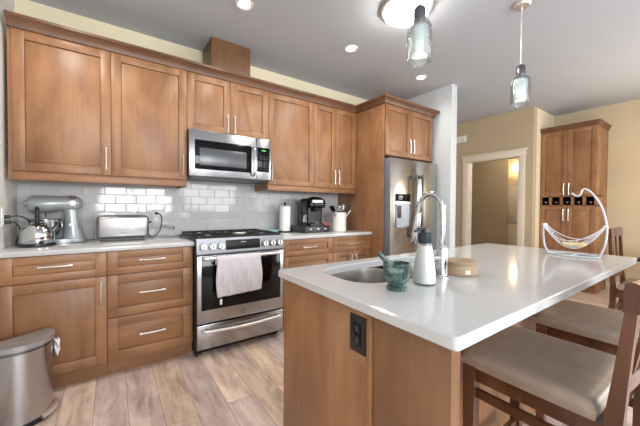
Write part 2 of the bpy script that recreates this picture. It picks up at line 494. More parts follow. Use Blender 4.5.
# room beyond the doorway
struct(G().box(7.28, 7.32, -0.315, 2.6, 0, H), 'wall_inner', WALLT)
struct(G().box(8.3, 8.4, -1.1899, 2.6, 0, H), 'wall_beyond', WALL)
struct(G().box(XR+0.1001, 8.4, -1.29, -1.19, 0, H), 'wall_side', WALL)
# door casing
g = G()
g.box(DX-0.018, DX, -1.19, -1.10, 0, 2.02, 0.003); g.box(DX-0.018, DX, -0.29, -0.20, 0, 2.02, 0.003)
g.box(DX-0.022, DX, -1.20, -0.19, 2.02, 2.11, 0.003); g.box(DX-0.036, DX, -1.215, -0.175, 2.11, 2.13, 0.004)
g.box(DX-0.005, DX+0.125, -1.105, -1.09, 0, 2.02); g.box(DX-0.005, DX+0.125, -0.30, -0.285, 0, 2.02); g.box(DX-0.005, DX+0.125, -1.10, -0.29, 2.01, 2.025)
struct(g, 'door_1', TRIMW)
struct(G().box(DX-0.018, DX, 0.02, 0.11, 0, 2.1, 0.003), 'trim_1', TRIMW)
# baseboards
struct(G().box(XR-0.015, XR, FRONT_Y, -1.965, 0, 0.13, 0.004), 'baseboard_right', TRIMW)
struct(G().box(DX-0.015, DX, -1.29, -1.19, 0, 0.13, 0.004), 'baseboard_doorway', TRIMW)
struct(G().box(4.02, 4.16, -1.045, -1.03, 0, 0.13, 0.004), 'baseboard_wing', TRIMW)
struct(G().box(0, 0.015, FRONT_Y, -0.66, 0, 0.13, 0.004), 'baseboard_left', TRIMW)

# ------------------------------------------------------------------ backsplash tiles
g = G(); TW, TH, GAP = 0.152, 0.0755, 0.0025
z = 0.915; row = 0
rt = random.Random(3)
while z < 1.45:
    x = -0.076 if row % 2 else 0.0
    h = TH
    while x < 3.06:
        a, b = max(x, 0.001), min(x+TW-GAP, 3.058)
        if b-a > 0.01:
            y = -0.006
            d = [rt.gauss(0, 0.00055) for _ in range(3)]
            A = [(a, 0, z), (b, 0, z), (b, 0, z+h-GAP), (a, 0, z+h-GAP)]
            i = 0.002
            Bq = [(a+i, y+d[0], z+i), (b-i, y+d[1], z+i), (b-i, y+d[1]+d[2]-0, z+h-GAP-i), (a+i, y+d[0]+d[2], z+h-GAP-i)]
            va = [g.bm.verts.new(p) for p in A]; vb = [g.bm.verts.new(p) for p in Bq]
            for k in range(4): g.bm.faces.new((va[k], va[(k+1) % 4], vb[(k+1) % 4], vb[k]))
            g.bm.faces.new(vb)
        x += TW
    z += TH; row += 1
bs = g.build('backsplash_tile', TILE, ang=10); bs['kind'] = 'structure'
gr = G().box(0.001, 3.058, -0.0022, 0.0, 0.914, 1.445).build('backsplash_grout', GROUT); gr['kind'] = 'structure'

# ------------------------------------------------------------------ joinery helpers
def shaker(parent, M, w, h, t=0.020, fr=0.062, mat=None, name='door'):
    """frame-and-panel front, local x 0..w, z 0..h, front face at y=-t"""
    g = G(); fh = min(fr, h*0.30); b = 0.0016
    g.box(0, fr, -t, 0, 0, h, b); g.box(w-fr, w, -t, 0, 0, h, b)
    g.box(fr-0.001, w-fr+0.001, -t, 0, 0, fh, b); g.box(fr-0.001, w-fr+0.001, -t, 0, h-fh, h, b)
    # ogee step and flat panel
    s = 0.007
    g.box(fr-0.002, w-fr+0.002, -t+0.015, -0.001, fh-0.002, h-fh+0.002)
    g.box(fr+0.003, w-fr-0.003, -t+0.009, -0.002, fh+0.003, h-fh-0.003, 0.001)
    return g.build(name, mat or CAB, parent, M)
def pull(parent, M, L=0.165, vertical=False, off=0.030):
    """bowed bar pull centred on the local origin, front towards -y"""
    pts = []; rr = []
    n = 14
    for k in range(n+1):
        u = -1+2*k/n
        y = -off*(0.72+0.28*(1-u*u))
        pts.append((u*L/2, y, 0)); rr.append(0.0072+0.0028*abs(u)**3)
    g = G(); g.tube(pts, rr, 10, flat=(1.0, 0.75) if True else None)
    for s in (-1, 1): g.cyl((s*L*0.42, 0, 0), (s*L*0.42, -off*0.80, 0), 0.0055, 0.005, 12)
    if vertical: M = M @ Matrix.Rotation(radians(90), 4, 'Y')
    return g.build('handle', NICKEL, parent, M)

# ------------------------------------------------------------------ upper cabinets
UY = -0.335          # carcass front; doors stand 20 mm proud
ZB, ZT = 1.423, 2.366
def upper(name, x0, x1, z0, z1, doors, label, hand, group='upper wall cabinets', fy=UY, depth=None, hz=None):
    t = thing(name, ((x0+x1)/2, fy/2, z0), label, 'cabinet', group)
    G().box(x0+0.001, x1-0.001, fy, -0.001 if depth is None else fy+depth, z0, z1, 0.001).build('carcass', CAB, t)
    n = doors; wd = (x1-x0)/n
    for k in range(n):
        a = x0+k*wd
        d = shaker(t, FX(a+0.0015, fy, z0+0.002), wd-0.003, z1-z0-0.006)
        s = hand[k]
        hx = a+0.032 if s == 'l' else a+wd-0.032
        pull(d, FX(hx, fy-0.02, (z0+0.125) if hz is None else hz), 0.165, True)
    return t
struct_x = [0.045, 1.114, 1.876, 2.435, 3.060]
c1 = upper('upper_cabinet', 0.045, 1.114, ZB, ZT, 2, 'tall brown double-door wall cabinet left of the microwave, above kettle and toaster', 'rr')
G().box(0.024, 0.0459, UY-0.004, UY+0.02, 1.366, ZT).build('filler_strip', CAB, c1)
upper('upper_cabinet', 1.114, 1.876, 1.862, ZT, 2, 'short brown double-door wall cabinet directly above the microwave', 'rl', hz=1.96)
upper('upper_cabinet', 1.876, 2.435, ZB, ZT, 1, 'single-door brown wall cabinet just right of the microwave', 'l')
upper('upper_cabinet', 2.435, 3.060, ZB, ZT, 2, 'brown double-door wall cabinet above coffee maker, against the refrigerator side panel', 'rl')
tag(G().box(0.045, 1.114, UY-0.012, UY+0.01, 1.366, ZB, 0.002).box(1.094, 1.114, UY+0.009, -0.01, 1.366, ZB).build('light_rail', CABH), 'brown light rail strip under the left wall cabinet', 'moulding')
tag(G().box(1.876, 3.058, UY-0.012, UY+0.01, 1.366, ZB, 0.002).box(1.876, 1.896, UY+0.009, -0.01, 1.366, ZB).build('light_rail', CABH), 'brown light rail strip under the wall cabinets right of microwave', 'moulding')
# refrigerator surround
FPY = -0.805
tag(G().box(3.062, 3.082, FPY, -0.001, 0, ZT, 0.001).build('refrigerator_side_panel', CAB), 'tall flat brown panel on the left side of the refrigerator', 'panel')
tag(G().box(3.952, 3.972, FPY, -0.001, 0, ZT, 0.001).build('refrigerator_side_panel', CAB), 'tall brown panel between refrigerator and pale wing wall', 'panel')
upper('refrigerator_cabinet', 3.083, 3.951, 1.79, ZT, 2, 'brown double-door cabinet above the steel refrigerator', 'rl', None, FPY+0.004, 0.78, hz=1.925)
# crown moulding with mitred returns
def crown(path, name, label):
    prof = [(0.0, ZT-0.006), (0.012, ZT-0.006), (0.016, ZT+0.012), (0.032, ZT+0.040), (0.050, ZT+0.052), (0.050, ZT+0.070), (0.0, ZT+0.070)]
    secs = []
    n = len(path)
    for i, p in enumerate(path):
        p = Vector((p[0], p[1]))
        ds = []
        if i > 0: ds.append((p-Vector(path[i-1])).normalized())
        if i < n-1: ds.append((Vector(path[i+1])-p).normalized())
        ns = [Vector((d.y, -d.x)) for d in ds]
        nn = ns[0] if len(ns) == 1 else (ns[0]+ns[1])/(1+ns[0].dot(ns[1]))
        secs.append([(p.x+nn.x*o, p.y+nn.y*o, zz) for o, zz in prof])
    return tag(G().loft(secs).build(name, CROWN), label, 'moulding')
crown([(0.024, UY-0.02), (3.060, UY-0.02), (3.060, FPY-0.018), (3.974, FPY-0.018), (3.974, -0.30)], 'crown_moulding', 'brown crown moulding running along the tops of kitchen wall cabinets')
tag(G().box(1.325, 1.695, -0.33, -0.004, ZT+0.002, H-0.002, 0.002).build('duct_cover', wood('duct_maple_shaded', (88, 60, 40), (112, 78, 52), (130, 92, 64), 'z')), 'plain brown box chase on top of the microwave cabinet reaching the ceiling', 'duct cover')  # same cabinet wood, with the shade on the box put into a darker colour

# ------------------------------------------------------------------ base cabinets, counters
BY = -0.61
def base(x0, x1, label, layout, toe=True, side=None):
    t = thing('base_cabinet', ((x0+x1)/2, BY/2, 0), label, 'cabinet', 'base cabinets along the back wall')
    G().box(x0+0.001, x1-0.001, BY, -0.001, 0.11, 0.882, 0.001).build('carcass', CAB, t)
    G().box(x0+0.001, x1-0.001, BY+0.045, BY+0.065, 0.0, 0.11).build('toe_kick', CABH, t)
    for it in layout:
        kind, a, b, z0, z1 = it[:5]
        h = shaker(t, FX(a+0.0015, BY, z0+0.0015), b-a-0.003, z1-z0-0.003, 0.02, 0.062, CABH if kind == 'drawer' else CAB, kind)
        if kind == 'drawer': pull(h, FX((a+b)/2, BY-0.02, (z0+z1)/2+it[5]), 0.165)
        else: pull(h, FX(a+0.032 if it[5] == 'l' else b-0.032, BY-0.02, z1-0.11), 0.155, True)
    return t
base(0.004, 0.551, 'brown base cabinet with one drawer over a door, left end beside trash can',
     [('drawer', 0.03, 0.551, 0.716, 0.880, 0.012), ('door', 0.03, 0.551, 0.115, 0.714, 'r')])
base(0.551, 1.108, 'brown three-drawer base cabinet just left of the range',
     [('drawer', 0.551, 1.095, 0.716, 0.880, 0.010), ('drawer', 0.551, 1.095, 0.418, 0.714, 0.010), ('drawer', 0.551, 1.095, 0.115, 0.416, 0.010)])
base(1.882, 2.497, 'brown base cabinet just right of the range, below the coffee maker',
     [('drawer', 1.90, 2.497, 0.716, 0.880, 0), ('drawer', 1.90, 2.497, 0.418, 0.714, 0), ('drawer', 1.90, 2.497, 0.115, 0.416, 0)])
base(2.497, 3.060, 'brown base cabinet beside the refrigerator panel, below the utensil crock',
     [('drawer', 2.497, 3.06, 0.716, 0.880, 0), ('door', 2.497, 2.778, 0.115, 0.714, 'r'), ('door', 2.778, 3.06, 0.115, 0.714, 'l')])
CZ = 0.915
tag(G().box(0.002, 1.112, -0.645, -0.007, 0.883, CZ, 0.004).build('countertop', QUARTZ), 'white quartz countertop holding kettle, stand mixer and toaster', 'countertop')
tag(G().box(1.878, 3.059, -0.645, -0.007, 0.883, CZ, 0.004).build('countertop', QUARTZ), 'short white quartz countertop between range and refrigerator', 'countertop')

# ------------------------------------------------------------------ microwave
t = thing('microwave', (1.495, -0.2, 1.447), 'stainless over-the-range microwave mounted above the gas range', 'microwave')
mx0, mx1, my, mz0, mz1 = 1.117, 1.873, -0.395, 1.450, 1.856
G().box(mx0, mx1, my, -0.009, mz0, mz1, 0.003).build('body', DGREY, t)
dx1 = 1.722
d = G().box(mx0, dx1-0.002, my-0.028, my-0.001, mz0+0.008, mz1, 0.004).build('door', STEEL, t)
G().box(mx0+0.045, dx1-0.052, my-0.0295, my-0.027, mz0+0.068, mz1-0.085, 0.004).build('door_window', GLOSSB, d)
G().box(mx0+0.085, dx1-0.10, my-0.0305, my-0.029, mz0+0.105, mz1-0.15, 0.003).build('window_screen', SCREEN, d)
g = G(); g.tube(smooth_path([(dx1-0.032, my-0.026, mz0+0.045), (dx1-0.032, my-0.058, mz0+0.06), (dx1-0.032, my-0.066, (mz0+mz1)/2-0.02), (dx1-0.032, my-0.058, mz1-0.11), (dx1-0.032, my-0.026, mz1-0.095)], 6), 0.011, 12); g.build('handle', STEELV, d)
p = G().box(dx1, mx1, my-0.028, my-0.001, mz0+0.008, mz1, 0.004).build('control_panel', STEEL, t)
G().box(dx1+0.006, mx1-0.014, my-0.0295, my-0.027, mz0+0.085, mz1-0.085, 0.003).build('keypad_panel', GLOSSB, p)
G().box(dx1+0.055, mx1-0.055, my-0.0302, my-0.029, mz1-0.118, mz1-0.110).build('display', GREENL, p)
g = G()
for i in range(3):
    for j in range(6):
        x = dx1+0.035+i*0.034; z = mz0+0.105+j*0.025
        g.box(x, x+0.02, my-0.0302, my-0.029, z, z+0.010, 0.002)
k = g.build('keypad', DGREY, p)
g = G()
g.box(mx0+0.02, mx1-0.02, my-0.01, -0.03, mz0-0.006, mz0+0.006)
g.build('vent_grille', BLACK, t)

# ------------------------------------------------------------------ range
t = thing('gas_range', (1.495, -0.35, 0), 'stainless slide-in gas range with black oven window and hanging towel', 'range')
rx0, rx1 = 1.117, 1.873
G().box(rx0, rx1, -0.655, -0.02, 0.055, 0.905, 0.003).build('body', DGREY, t)
for x in (rx0+0.04, rx1-0.04):
    for y in (-0.60, -0.08): G().cyl((x, y, 0), (x, y, 0.056), 0.018).build('foot', BLACK, t)
ct = G().box(rx0-0.004, rx1+0.004, -0.665, -0.015, 0.905, 0.928, 0.004).build('cooktop', BLACK, t)
G().profile_x([(-0.655, 0.812), (-0.702, 0.820), (-0.690, 0.940), (-0.655, 0.942)], rx0, rx1).build('control_panel', steel('control_panel_steel', (134, 134, 137), 0.34), t)
cp = t.children[-1]
tilt = math.atan2(0.012, 0.12)
CPM = lambda x, z: Matrix.Translation((x, -0.702+0.1*(z-0.820), z)) @ Matrix.Rotation(-0.1, 4, 'X')
G().box(-0.150, 0.150, -0.0012, 0.006, -0.040, 0.040, 0.002).build('display', MATTEB, cp, CPM(1.492, 0.880))
G().box(-0.022, 0.022, -0.0018, 0.0, 0.016, 0.024, 0.0).build('clock', STEELD, cp, CPM(1.492, 0.880))
for x in (1.163, 1.232, 1.301, 1.683, 1.752, 1.821):
    M = CPM(x, 0.874)
    G().cyl((0, 0.002, 0), (0, -0.007, 0), 0.032, 0.030, 28).build('knob_bezel', STEELD, cp, M)
    k = G().cyl((0, -0.008, 0), (0, -0.040, 0), 0.024, 0.021, 28).build('knob', NICKEL, cp, M)
    G().box(-0.004, 0.004, -0.043, -0.038, -0.018, 0.018, 0.001).build('pointer', BLACK, k, M)
od = G().box(rx0+0.002, rx1-0.002, -0.700, -0.657, 0.268, 0.805, 0.005).build('oven_door', STEEL, t)
G().box(rx0+0.034, rx1-0.034, -0.7025, -0.698, 0.372, 0.800, 0.004).build('oven_window', GLOSSB, od)
g = G(); g.tube(smooth_path([(rx0+0.045, -0.700, 0.786), (rx0+0.048, -0.748, 0.788), (rx0+0.09, -0.757, 0.789), (1.495, -0.760, 0.789), (rx1-0.09, -0.757, 0.789), (rx1-0.048, -0.748, 0.788), (rx1-0.045, -0.700, 0.786)], 6), 0.0125, 14); g.build('handle', NICKEL, od)
em = G().cyl((1.492, -0.7005, 0.312), (1.492, -0.7025, 0.312), 0.017, None, 32).build('emblem', STEELD, od)
text_mesh('GE', 0.020, 'emblem_letters', WHITEP, od, Matrix.Translation((1.492, -0.7030, 0.312)) @ Matrix.Rotation(radians(90), 4, 'X'))
dr = G().box(rx0+0.002, rx1-0.002, -0.700, -0.657, 0.062, 0.256, 0.005).build('warming_drawer', STEEL, t)
g = G(); g.tube(smooth_path([(rx0+0.045, -0.700, 0.217), (rx0+0.05, -0.738, 0.218), (rx0+0.11, -0.748, 0.214), (1.495, -0.752, 0.204), (rx1-0.11, -0.748, 0.214), (rx1-0.05, -0.738, 0.218), (rx1-0.045, -0.700, 0.217)], 6), 0.012, 14); g.build('handle', NICKEL, dr)
G().box(rx0, rx0+0.02, -0.655, -0.60, 0.0, 0.06).box(rx0, rx1, -0.60, -0.58, 0.0, 0.06).build('kick_plate', BLACK, t)
for k in range(3):
    a = rx0+0.012+k*0.246; b = a+0.24
    g = G(); z0, z1 = 0.942, 0.957
    for y in (-0.645, -0.345, -0.045): g.box(a, b, y-0.006, y+0.006, z0, z1, 0.002)
    for x in (a+0.006, b-0.006): g.box(x-0.006, x+0.006, -0.645, -0.045, z0, z1, 0.002)
    for yc in (-0.495, -0.195):
        for ang in (45, 135, 225, 315):
            dx, dy = cos(radians(ang)), sin(radians(ang))
            g.tube([((a+b)/2+dx*0.035, yc+dy*0.035, z1-0.006), ((a+b)/2+dx*0.15*0.75, yc+dy*0.19*0.75, z1-0.006)], 0.0065, 6)
    for x in (a+0.006, b-0.006):
        for y in (-0.645, -0.045): g.box(x-0.006, x+0.006, y-0.006, y+0.006, 0.926, z0+0.001)
    g.build('grate', IRON, t)
for bx, by_, r in ((1.25, -0.495, 0.042), (1.25, -0.195, 0.034), (1.495, -0.345, 0.05), (1.74, -0.495, 0.046), (1.74, -0.195, 0.03)):
    G().lathe([(0, 0.950), (r*0.9, 0.949), (r, 0.944), (r, 0.940), (r*1.15, 0.938), (r*1.2, 0.927), (0, 0.927)], (bx, by_, 0), 28).build('burner', STEELD, t)

# spoon rest on the grate
tag(G().lathe([(0, 0.0), (0.03, 0.0), (0.048, 0.012), (0.045, 0.013), (0.028, 0.004), (0, 0.004)], (0, 0, 0), 28).build('spoon_rest', CERAM, None, Matrix.Translation((1.49, -0.615, 0.9575)) @ Matrix.Diagonal((1.2, 0.7, 1, 1))), 'small white spoon rest on the front of the range cooktop', 'spoon rest')
# turquoise dish right behind the range
tag(G().lathe([(0, 0), (0.07, 0), (0.110, 0.034), (0.105, 0.034), (0.066, 0.006), (0, 0.006)], (2.0, -0.16, CZ+0.0005), 32).build('dish', TEAL), 'pale turquoise dish on the counter at the right rear of range', 'dish')

# towel on the oven handle
g = G(); nx, nz = 26, 30
vs = []
rt = random.Random(5)
for i in range(nx+1):
    u = i/nx; x = 1.246+u*0.372
    colv = []
    for j in range(nz+1):
        v = j/nz
        s = v*0.40-0.075            # arc length measured from the top of the bar; negative is behind
        if s < -0.02: y = -0.744; z = 0.789+0.0145*0-(-s-0.02)
        elif s < 0.02:
            a = (s+0.02)/0.04*pi; y = -0.760+0.0165*cos(a); z = 0.789+0.0165*sin(a)
        else:
            fold = 0.006*sin(u*19+v*3)+0.004*sin(u*43+1.3-v*5)
            y = -0.7775-abs(fold)*min(1, (s-0.02)*8)-0.004*v; z = 0.789-(s-0.02)*(1.0-0.05*u)
            x2 = x+0.006*sin(v*7)*(1-2*u)
        colv.append(g.bm.verts.new((x if s < 0.02 else x2, y, z)))
    vs.append(colv)
for i in range(nx):
    for j in range(nz): g.bm.faces.new((vs[i][j], vs[i+1][j], vs[i+1][j+1], vs[i][j+1]))
tw = g.build('tea_towel', TOWEL)
md = tw.modifiers.new('thickness', 'SOLIDIFY'); md.thickness = 0.003; md.offset = 1
tag(tw, 'pale waffle tea towel draped over the oven door handle', 'towel')
G().box(1.268, 1.285, -0.792, -0.789, 0.428, 0.470, 0.001).build('hanging_tag', WHITEP, tw)

# ------------------------------------------------------------------ refrigerator
t = thing('refrigerator', (3.525, -0.42, 0), 'large stainless French-door refrigerator with ice dispenser under brown cabinet', 'refrigerator')
fx0, fx1, fy = 3.10, 3.945, -0.895
G().box(fx0, fx1, -0.785, -0.03, 0.02, 1.745, 0.004).build('body', DGREY, t)
for x in (fx0+0.06, fx1-0.06):
    for y in (-0.74, -0.1): G().cyl((x, y, 0), (x, y, 0.022), 0.02).build('foot', BLACK, t)
seam = 3.530
FG = plain('grey_door_edge', (128, 135, 147), 0.4, 0.3)
ld = G().box(fx0-0.014, seam-0.003, fy+0.006, -0.787, 0.60, 1.752, 0.004).build('door', FG, t)
G().box(fx0-0.014, seam-0.003, fy, fy+0.007, 0.60, 1.752, 0.004).build('front_panel', FRIDGE, ld)
rd = G().box(seam+0.003, fx1+0.004, fy+0.006, -0.787, 0.60, 1.752, 0.004).build('door', FG, t)
G().box(seam+0.003, fx1+0.004, fy, fy+0.007, 0.60, 1.752, 0.004).build('front_panel', FRIDGE, rd)
fd = G().box(fx0-0.014, fx1+0.004, fy, -0.787, 0.06, 0.59, 0.004).build('freezer_drawer', FRIDGE, t)
for door, hx in ((ld, seam-0.055), (rd, seam+0.055)):
    g = G(); g.box(hx-0.013, hx+0.013, fy-0.062, fy-0.040, 0.84, 1.585, 0.006)
    g.box(hx-0.013, hx+0.013, fy-0.045, fy+0.002, 0.84, 0.885, 0.004); g.box(hx-0.013, hx+0.013, fy-0.045, fy+0.002, 1.54, 1.585, 0.004)
    g.build('handle', STEELD, door)
g = G(); g.box(fx0+0.06, fx1-0.06, fy-0.062, fy-0.040, 0.52, 0.545, 0.006); g.box(fx0+0.06, fx0+0.1, fy-0.045, fy+0.002, 0.52, 0.545, 0.004); g.box(fx1-0.1, fx1-0.06, fy-0.045, fy+0.002, 0.52, 0.545, 0.004); g.build('handle', STEELD, fd)
dsp = G().box(3.165, 3.425, fy-0.004, fy+0.002, 1.27, 1.355, 0.003).build('dispenser_panel', GLOSSB, ld)
G().box(3.165, 3.425, fy-0.006, fy+0.002, 1.235, 1.268, 0.003).build('dispenser_trim', NICKEL, ld)
g = G()
g.box(3.165, 3.185, fy-0.006, fy+0.002, 0.965, 1.236, 0.002); g.box(3.405, 3.425, fy-0.006, fy+0.002, 0.965, 1.236, 0.002); g.box(3.165, 3.425, fy-0.012, fy+0.002, 0.965, 0.985, 0.003)
g.build('dispenser_frame', STEELD, ld)
G().box(3.185, 3.405, fy-0.0025, fy+0.001, 0.985, 1.236).build('dispenser_recess', plain('dispenser_grey', (150, 156, 164), 0.35, 0.4, 0.08), ld)
G().box(3.20, 3.26, fy-0.012, fy-0.001, 1.08, 1.22, 0.006).build('dispenser_paddle', DGREY, ld)
G().box(3.82, 3.86, fy-0.0012, fy+0.001, 1.655, 1.662).build('badge', STEELD, rd)

# ------------------------------------------------------------------ counter-top things, left of the range
# kettle
kx, ky = 0.160, -0.335
t = thing('electric_kettle', (kx, ky, CZ), 'shiny chrome kettle with black handle standing on a black base', 'kettle')
G().lathe([(0, 0.0), (0.095, 0.0), (0.10, 0.006), (0.098, 0.016), (0.085, 0.020), (0, 0.020)], (kx, ky, CZ+0.0005), 36).build('power_base', BLACK, t)
kb = G().lathe([(0, 0.021), (0.088, 0.021), (0.092, 0.035), (0.092, 0.080), (0.084, 0.118), (0.064, 0.143), (0.045, 0.152), (0, 0.153)], (kx, ky, CZ), 40).build('body', CHROME, t)
G().lathe([(0.046, 0.1525), (0.042, 0.158), (0.02, 0.166), (0.0, 0.168)], (kx, ky, CZ), 28).lathe([(0.0, 0.166), (0.008, 0.167), (0.012, 0.178), (0.0, 0.186)], (kx, ky, CZ), 16).build('lid', CHROME, t)
g = G(); g.tube(smooth_path([(kx-0.154*d_, ky+d_, CZ+z_) for d_, z_ in ((-0.060, 0.135), (-0.068, 0.19), (-0.035, 0.245), (0.02, 0.255), (0.06, 0.21), (0.062, 0.135))], 6), 0.0145, 12, flat=(1.0, 0.85)); g.build('handle', BLACK, t)
g = G(); g.loft([[(kx+0.062+dx, ky-0.02+dy, CZ+0.10+dz) for dx, dy, dz in [(0, 0, -0.02), (0, 0.03, 0.0), (0, 0.018, 0.022), (0, -0.008, 0.022), (0, -0.018, 0.0)]], [(kx+0.108+dx, ky-0.03+dy, CZ+0.137+dz) for dx, dy, dz in [(0, 0, -0.01), (0, 0.014, 0.0), (0, 0.010, 0.008), (0, -0.006, 0.008), (0, -0.012, 0.0)]]]); g.build('spout', CHROME, t)
G().box(kx+0.02, kx+0.045, ky-0.090, ky-0.078, CZ+0.022, CZ+0.045, 0.004).build('switch', BLACK, t)

# stand mixer
t = thing('stand_mixer', (0.24, -0.15, CZ), 'silver stand mixer with steel bowl in the corner behind the kettle', 'stand mixer')
my_ = -0.15
out = []
for k in range(28):
    a = 2*pi*k/28; out.append((0.26+0.155*cos(a)*(1 if cos(a) > 0 else 1.0), my_+0.10*sin(a)))
G().prism(out, CZ+0.0005, CZ+0.030, 0.008).build('base', SILVERP, t)
secs = []
for z, xc, rx, ry in [(0.026, 0.335, 0.072, 0.062), (0.06, 0.335, 0.062, 0.055), (0.13, 0.330, 0.050, 0.048), (0.20, 0.325, 0.044, 0.044), (0.25, 0.318, 0.048, 0.045)]:
    secs.append([(xc+rx*cos(2*pi*k/24), my_+ry*sin(2*pi*k/24), CZ+z) for k in range(24)])
G().loft(secs).build('column', SILVERP, t)
secs = []
for x, r, zc in [(0.082, 0.034, 0.290), (0.088, 0.052, 0.289), (0.11, 0.064, 0.288), (0.16, 0.067, 0.287), (0.21, 0.062, 0.291), (0.26, 0.057, 0.296), (0.31, 0.058, 0.297), (0.355, 0.055, 0.297), (0.380, 0.043, 0.296), (0.392, 0.022, 0.294)]:
    secs.append([(x, my_+r*1.05*cos(2*pi*k/28), CZ+zc+r*sin(2*pi*k/28)) for k in range(28)])
hd = G().loft(secs).build('motor_head', SILVERP, t)
secs = []
for x, r in [(0.318, 0.0590), (0.322, 0.0602), (0.350, 0.0572), (0.354, 0.0560)]:
    secs.append([(x, my_+r*1.05*cos(2*pi*k/28), CZ+0.2985+r*sin(2*pi*k/28)) for k in range(28)])
G().loft(secs).build('trim_band', NICKEL, hd)
G().cyl((0.095, my_, CZ+0.29), (0.070, my_, CZ+0.29), 0.024, 0.022).build('hub_cap', CHROME, hd)
G().cyl((0.165, my_, CZ+0.245), (0.165, my_, CZ+0.19), 0.022, 0.018).build('beater_shaft', CHROME, t)
bw = G().lathe([(0, 0.034), (0.048, 0.034), (0.052, 0.045), (0.075, 0.075), (0.088, 0.12), (0.090, 0.175), (0.093, 0.178), (0.086, 0.175), (0.084, 0.12), (0.07, 0.08), (0, 0.042)], (0.178, my_, CZ), 36).build('mixing_bowl', STEEL, t)
g = G(); g.tube(smooth_path([(0.245, my_-0.050, CZ+0.165), (0.272, my_-0.075, CZ+0.160), (0.275, my_-0.078, CZ+0.115), (0.240, my_-0.050, CZ+0.095)], 6), 0.006, 10); g.build('bowl_handle', STEEL, bw)
G().cyl((0.325, my_-0.042, CZ+0.135), (0.325, my_-0.056, CZ+0.135), 0.014, 0.012).build('speed_lever', CHROME, t)

# toaster
t = thing('toaster', (0.655, -0.17, CZ), 'long brushed steel toaster against the backsplash right of mixer', 'toaster')
tx0, tx1, ty0, ty1 = 0.482, 0.832, -0.255, -0.105
tb = G().box(tx0, tx1, ty0, ty1, CZ+0.018, CZ+0.200, 0.022, 5).build('body', TOASTER, t)
G().box(tx0+0.03, tx1-0.03, ty0+0.008, ty1-0.008, CZ+0.004, CZ+0.020).build('base_tray', BLACK, t)
for x in (tx0+0.035, tx1-0.035):
    for y in (ty0+0.03, ty1-0.03): G().cyl((x, y, CZ+0.0005), (x, y, CZ+0.006), 0.012).build('foot', BLACK, t)
for y in (-0.205, -0.155): G().box(tx0+0.04, tx1-0.04, y-0.014, y+0.014, CZ+0.198, CZ+0.2015).build('slot', DARKIN, t)
G().box(tx1-0.001, tx1+0.004, ty0+0.02, ty1-0.02, CZ+0.025, CZ+0.185, 0.002).build('end_panel', BLACK, t)
G().box(tx1+0.003, tx1+0.028, -0.195, -0.165, CZ+0.135, CZ+0.150, 0.004).build('lever', BLACK, t)
g = G()
for k, (w_, zz) in enumerate(((0.020, 0.128), (0.036, 0.112), (0.05, 0.092), (0.034, 0.066), (0.018, 0.056))):
    pts = [(0.655+w_*(-1+2*i/12), ty0-0.0004, CZ+zz+0.004*sin(i*1.9+k)) for i in range(13)]
    g.tube(pts, 0.0016, 5)
g.build('embossed_emblem', STEELD, t)
# outlet, plug and cord behind the toaster
t = thing('wall_outlet', (0.915, -0.01, 1.08), 'pale wall outlet on the tiles right of the toaster', 'outlet')
G().box(0.880, 0.950, -0.012, -0.0065, 1.045, 1.160, 0.002).build('cover_plate', plain('pale_plate', (214, 213, 212), 0.4), t)
for z in (1.075, 1.130): G().box(0.900, 0.930, -0.0135, -0.0115, z-0.014, z+0.014, 0.002).build('socket', WHITEP, t)
cg = G().box(0.903, 0.927, -0.040, -0.0138, 1.118, 1.142, 0.005)
cg.tube(smooth_path([(0.915, -0.038, 1.130), (0.945, -0.06, 1.115), (0.952, -0.075, 1.05), (0.935, -0.08, 0.975), (0.90, -0.10, 0.935), (0.87, -0.12, 0.922), (0.845, -0.14, 0.940)], 8), 0.0042, 8)
tag(cg.build('power_cord', BLACK), 'black toaster cord plugged into the tiled wall outlet', 'cord')
g = G(); g.tube(smooth_path([(0.955, -0.085, 1.025), (0.99, -0.09, 1.012), (1.045, -0.095, 0.998)], 5), [0.011]*6+[0.013]*5, 10, flat=(0.5, 1.2))
sp = g.build('cord_strap', plain('grey_strap', (150, 152, 154), 0.5)); tag(sp, 'grey strap hanging off the toaster cord', 'strap')
G().sph((1.047, -0.095, 0.997), (0.008, 0.006, 0.016)).build('end_tip', BLACK, sp)

# white outlet on the left wall with two plugs
t = thing('wall_outlet', (0.0, -0.36, 1.06), 'white wall outlet on the left wall above the kettle', 'outlet')
G().box(0.0002, 0.006, -0.40, -0.325, 1.055, 1.175, 0.002).build('cover_plate', WHITEP, t)
for z in (1.083, 1.118): G().box(0.005, 0.008, -0.378, -0.346, z-0.014, z+0.014, 0.002).build('socket', WHITEP, t)
cg = G().box(0.0082, 0.036, -0.374, -0.350, 1.106, 1.130, 0.004)
cg.tube(smooth_path([(0.034, -0.362, 1.118), (0.075, -0.35, 1.122), (0.11, -0.30, 1.09), (0.12, -0.24, 1.0), (0.13, -0.215, 0.925), (0.17, -0.235, 0.921), (0.20, -0.253, 0.920)], 8), 0.004, 8)
tag(cg.build('power_cord', BLACK), 'upper of two black cords plugged into the left wall outlet', 'cord')
cg = G().box(0.0082, 0.036, -0.374, -0.350, 1.071, 1.095, 0.004)
cg.tube(smooth_path([(0.034, -0.362, 1.083), (0.06, -0.365, 1.078), (0.075, -0.34, 1.03), (0.05, -0.29, 0.95), (0.045, -0.26, 0.921), (0.07, -0.245, 0.920)], 8), 0.004, 8)
tag(cg.build('power_cord', BLACK), 'lower of two black cords plugged into the left wall outlet', 'cord')

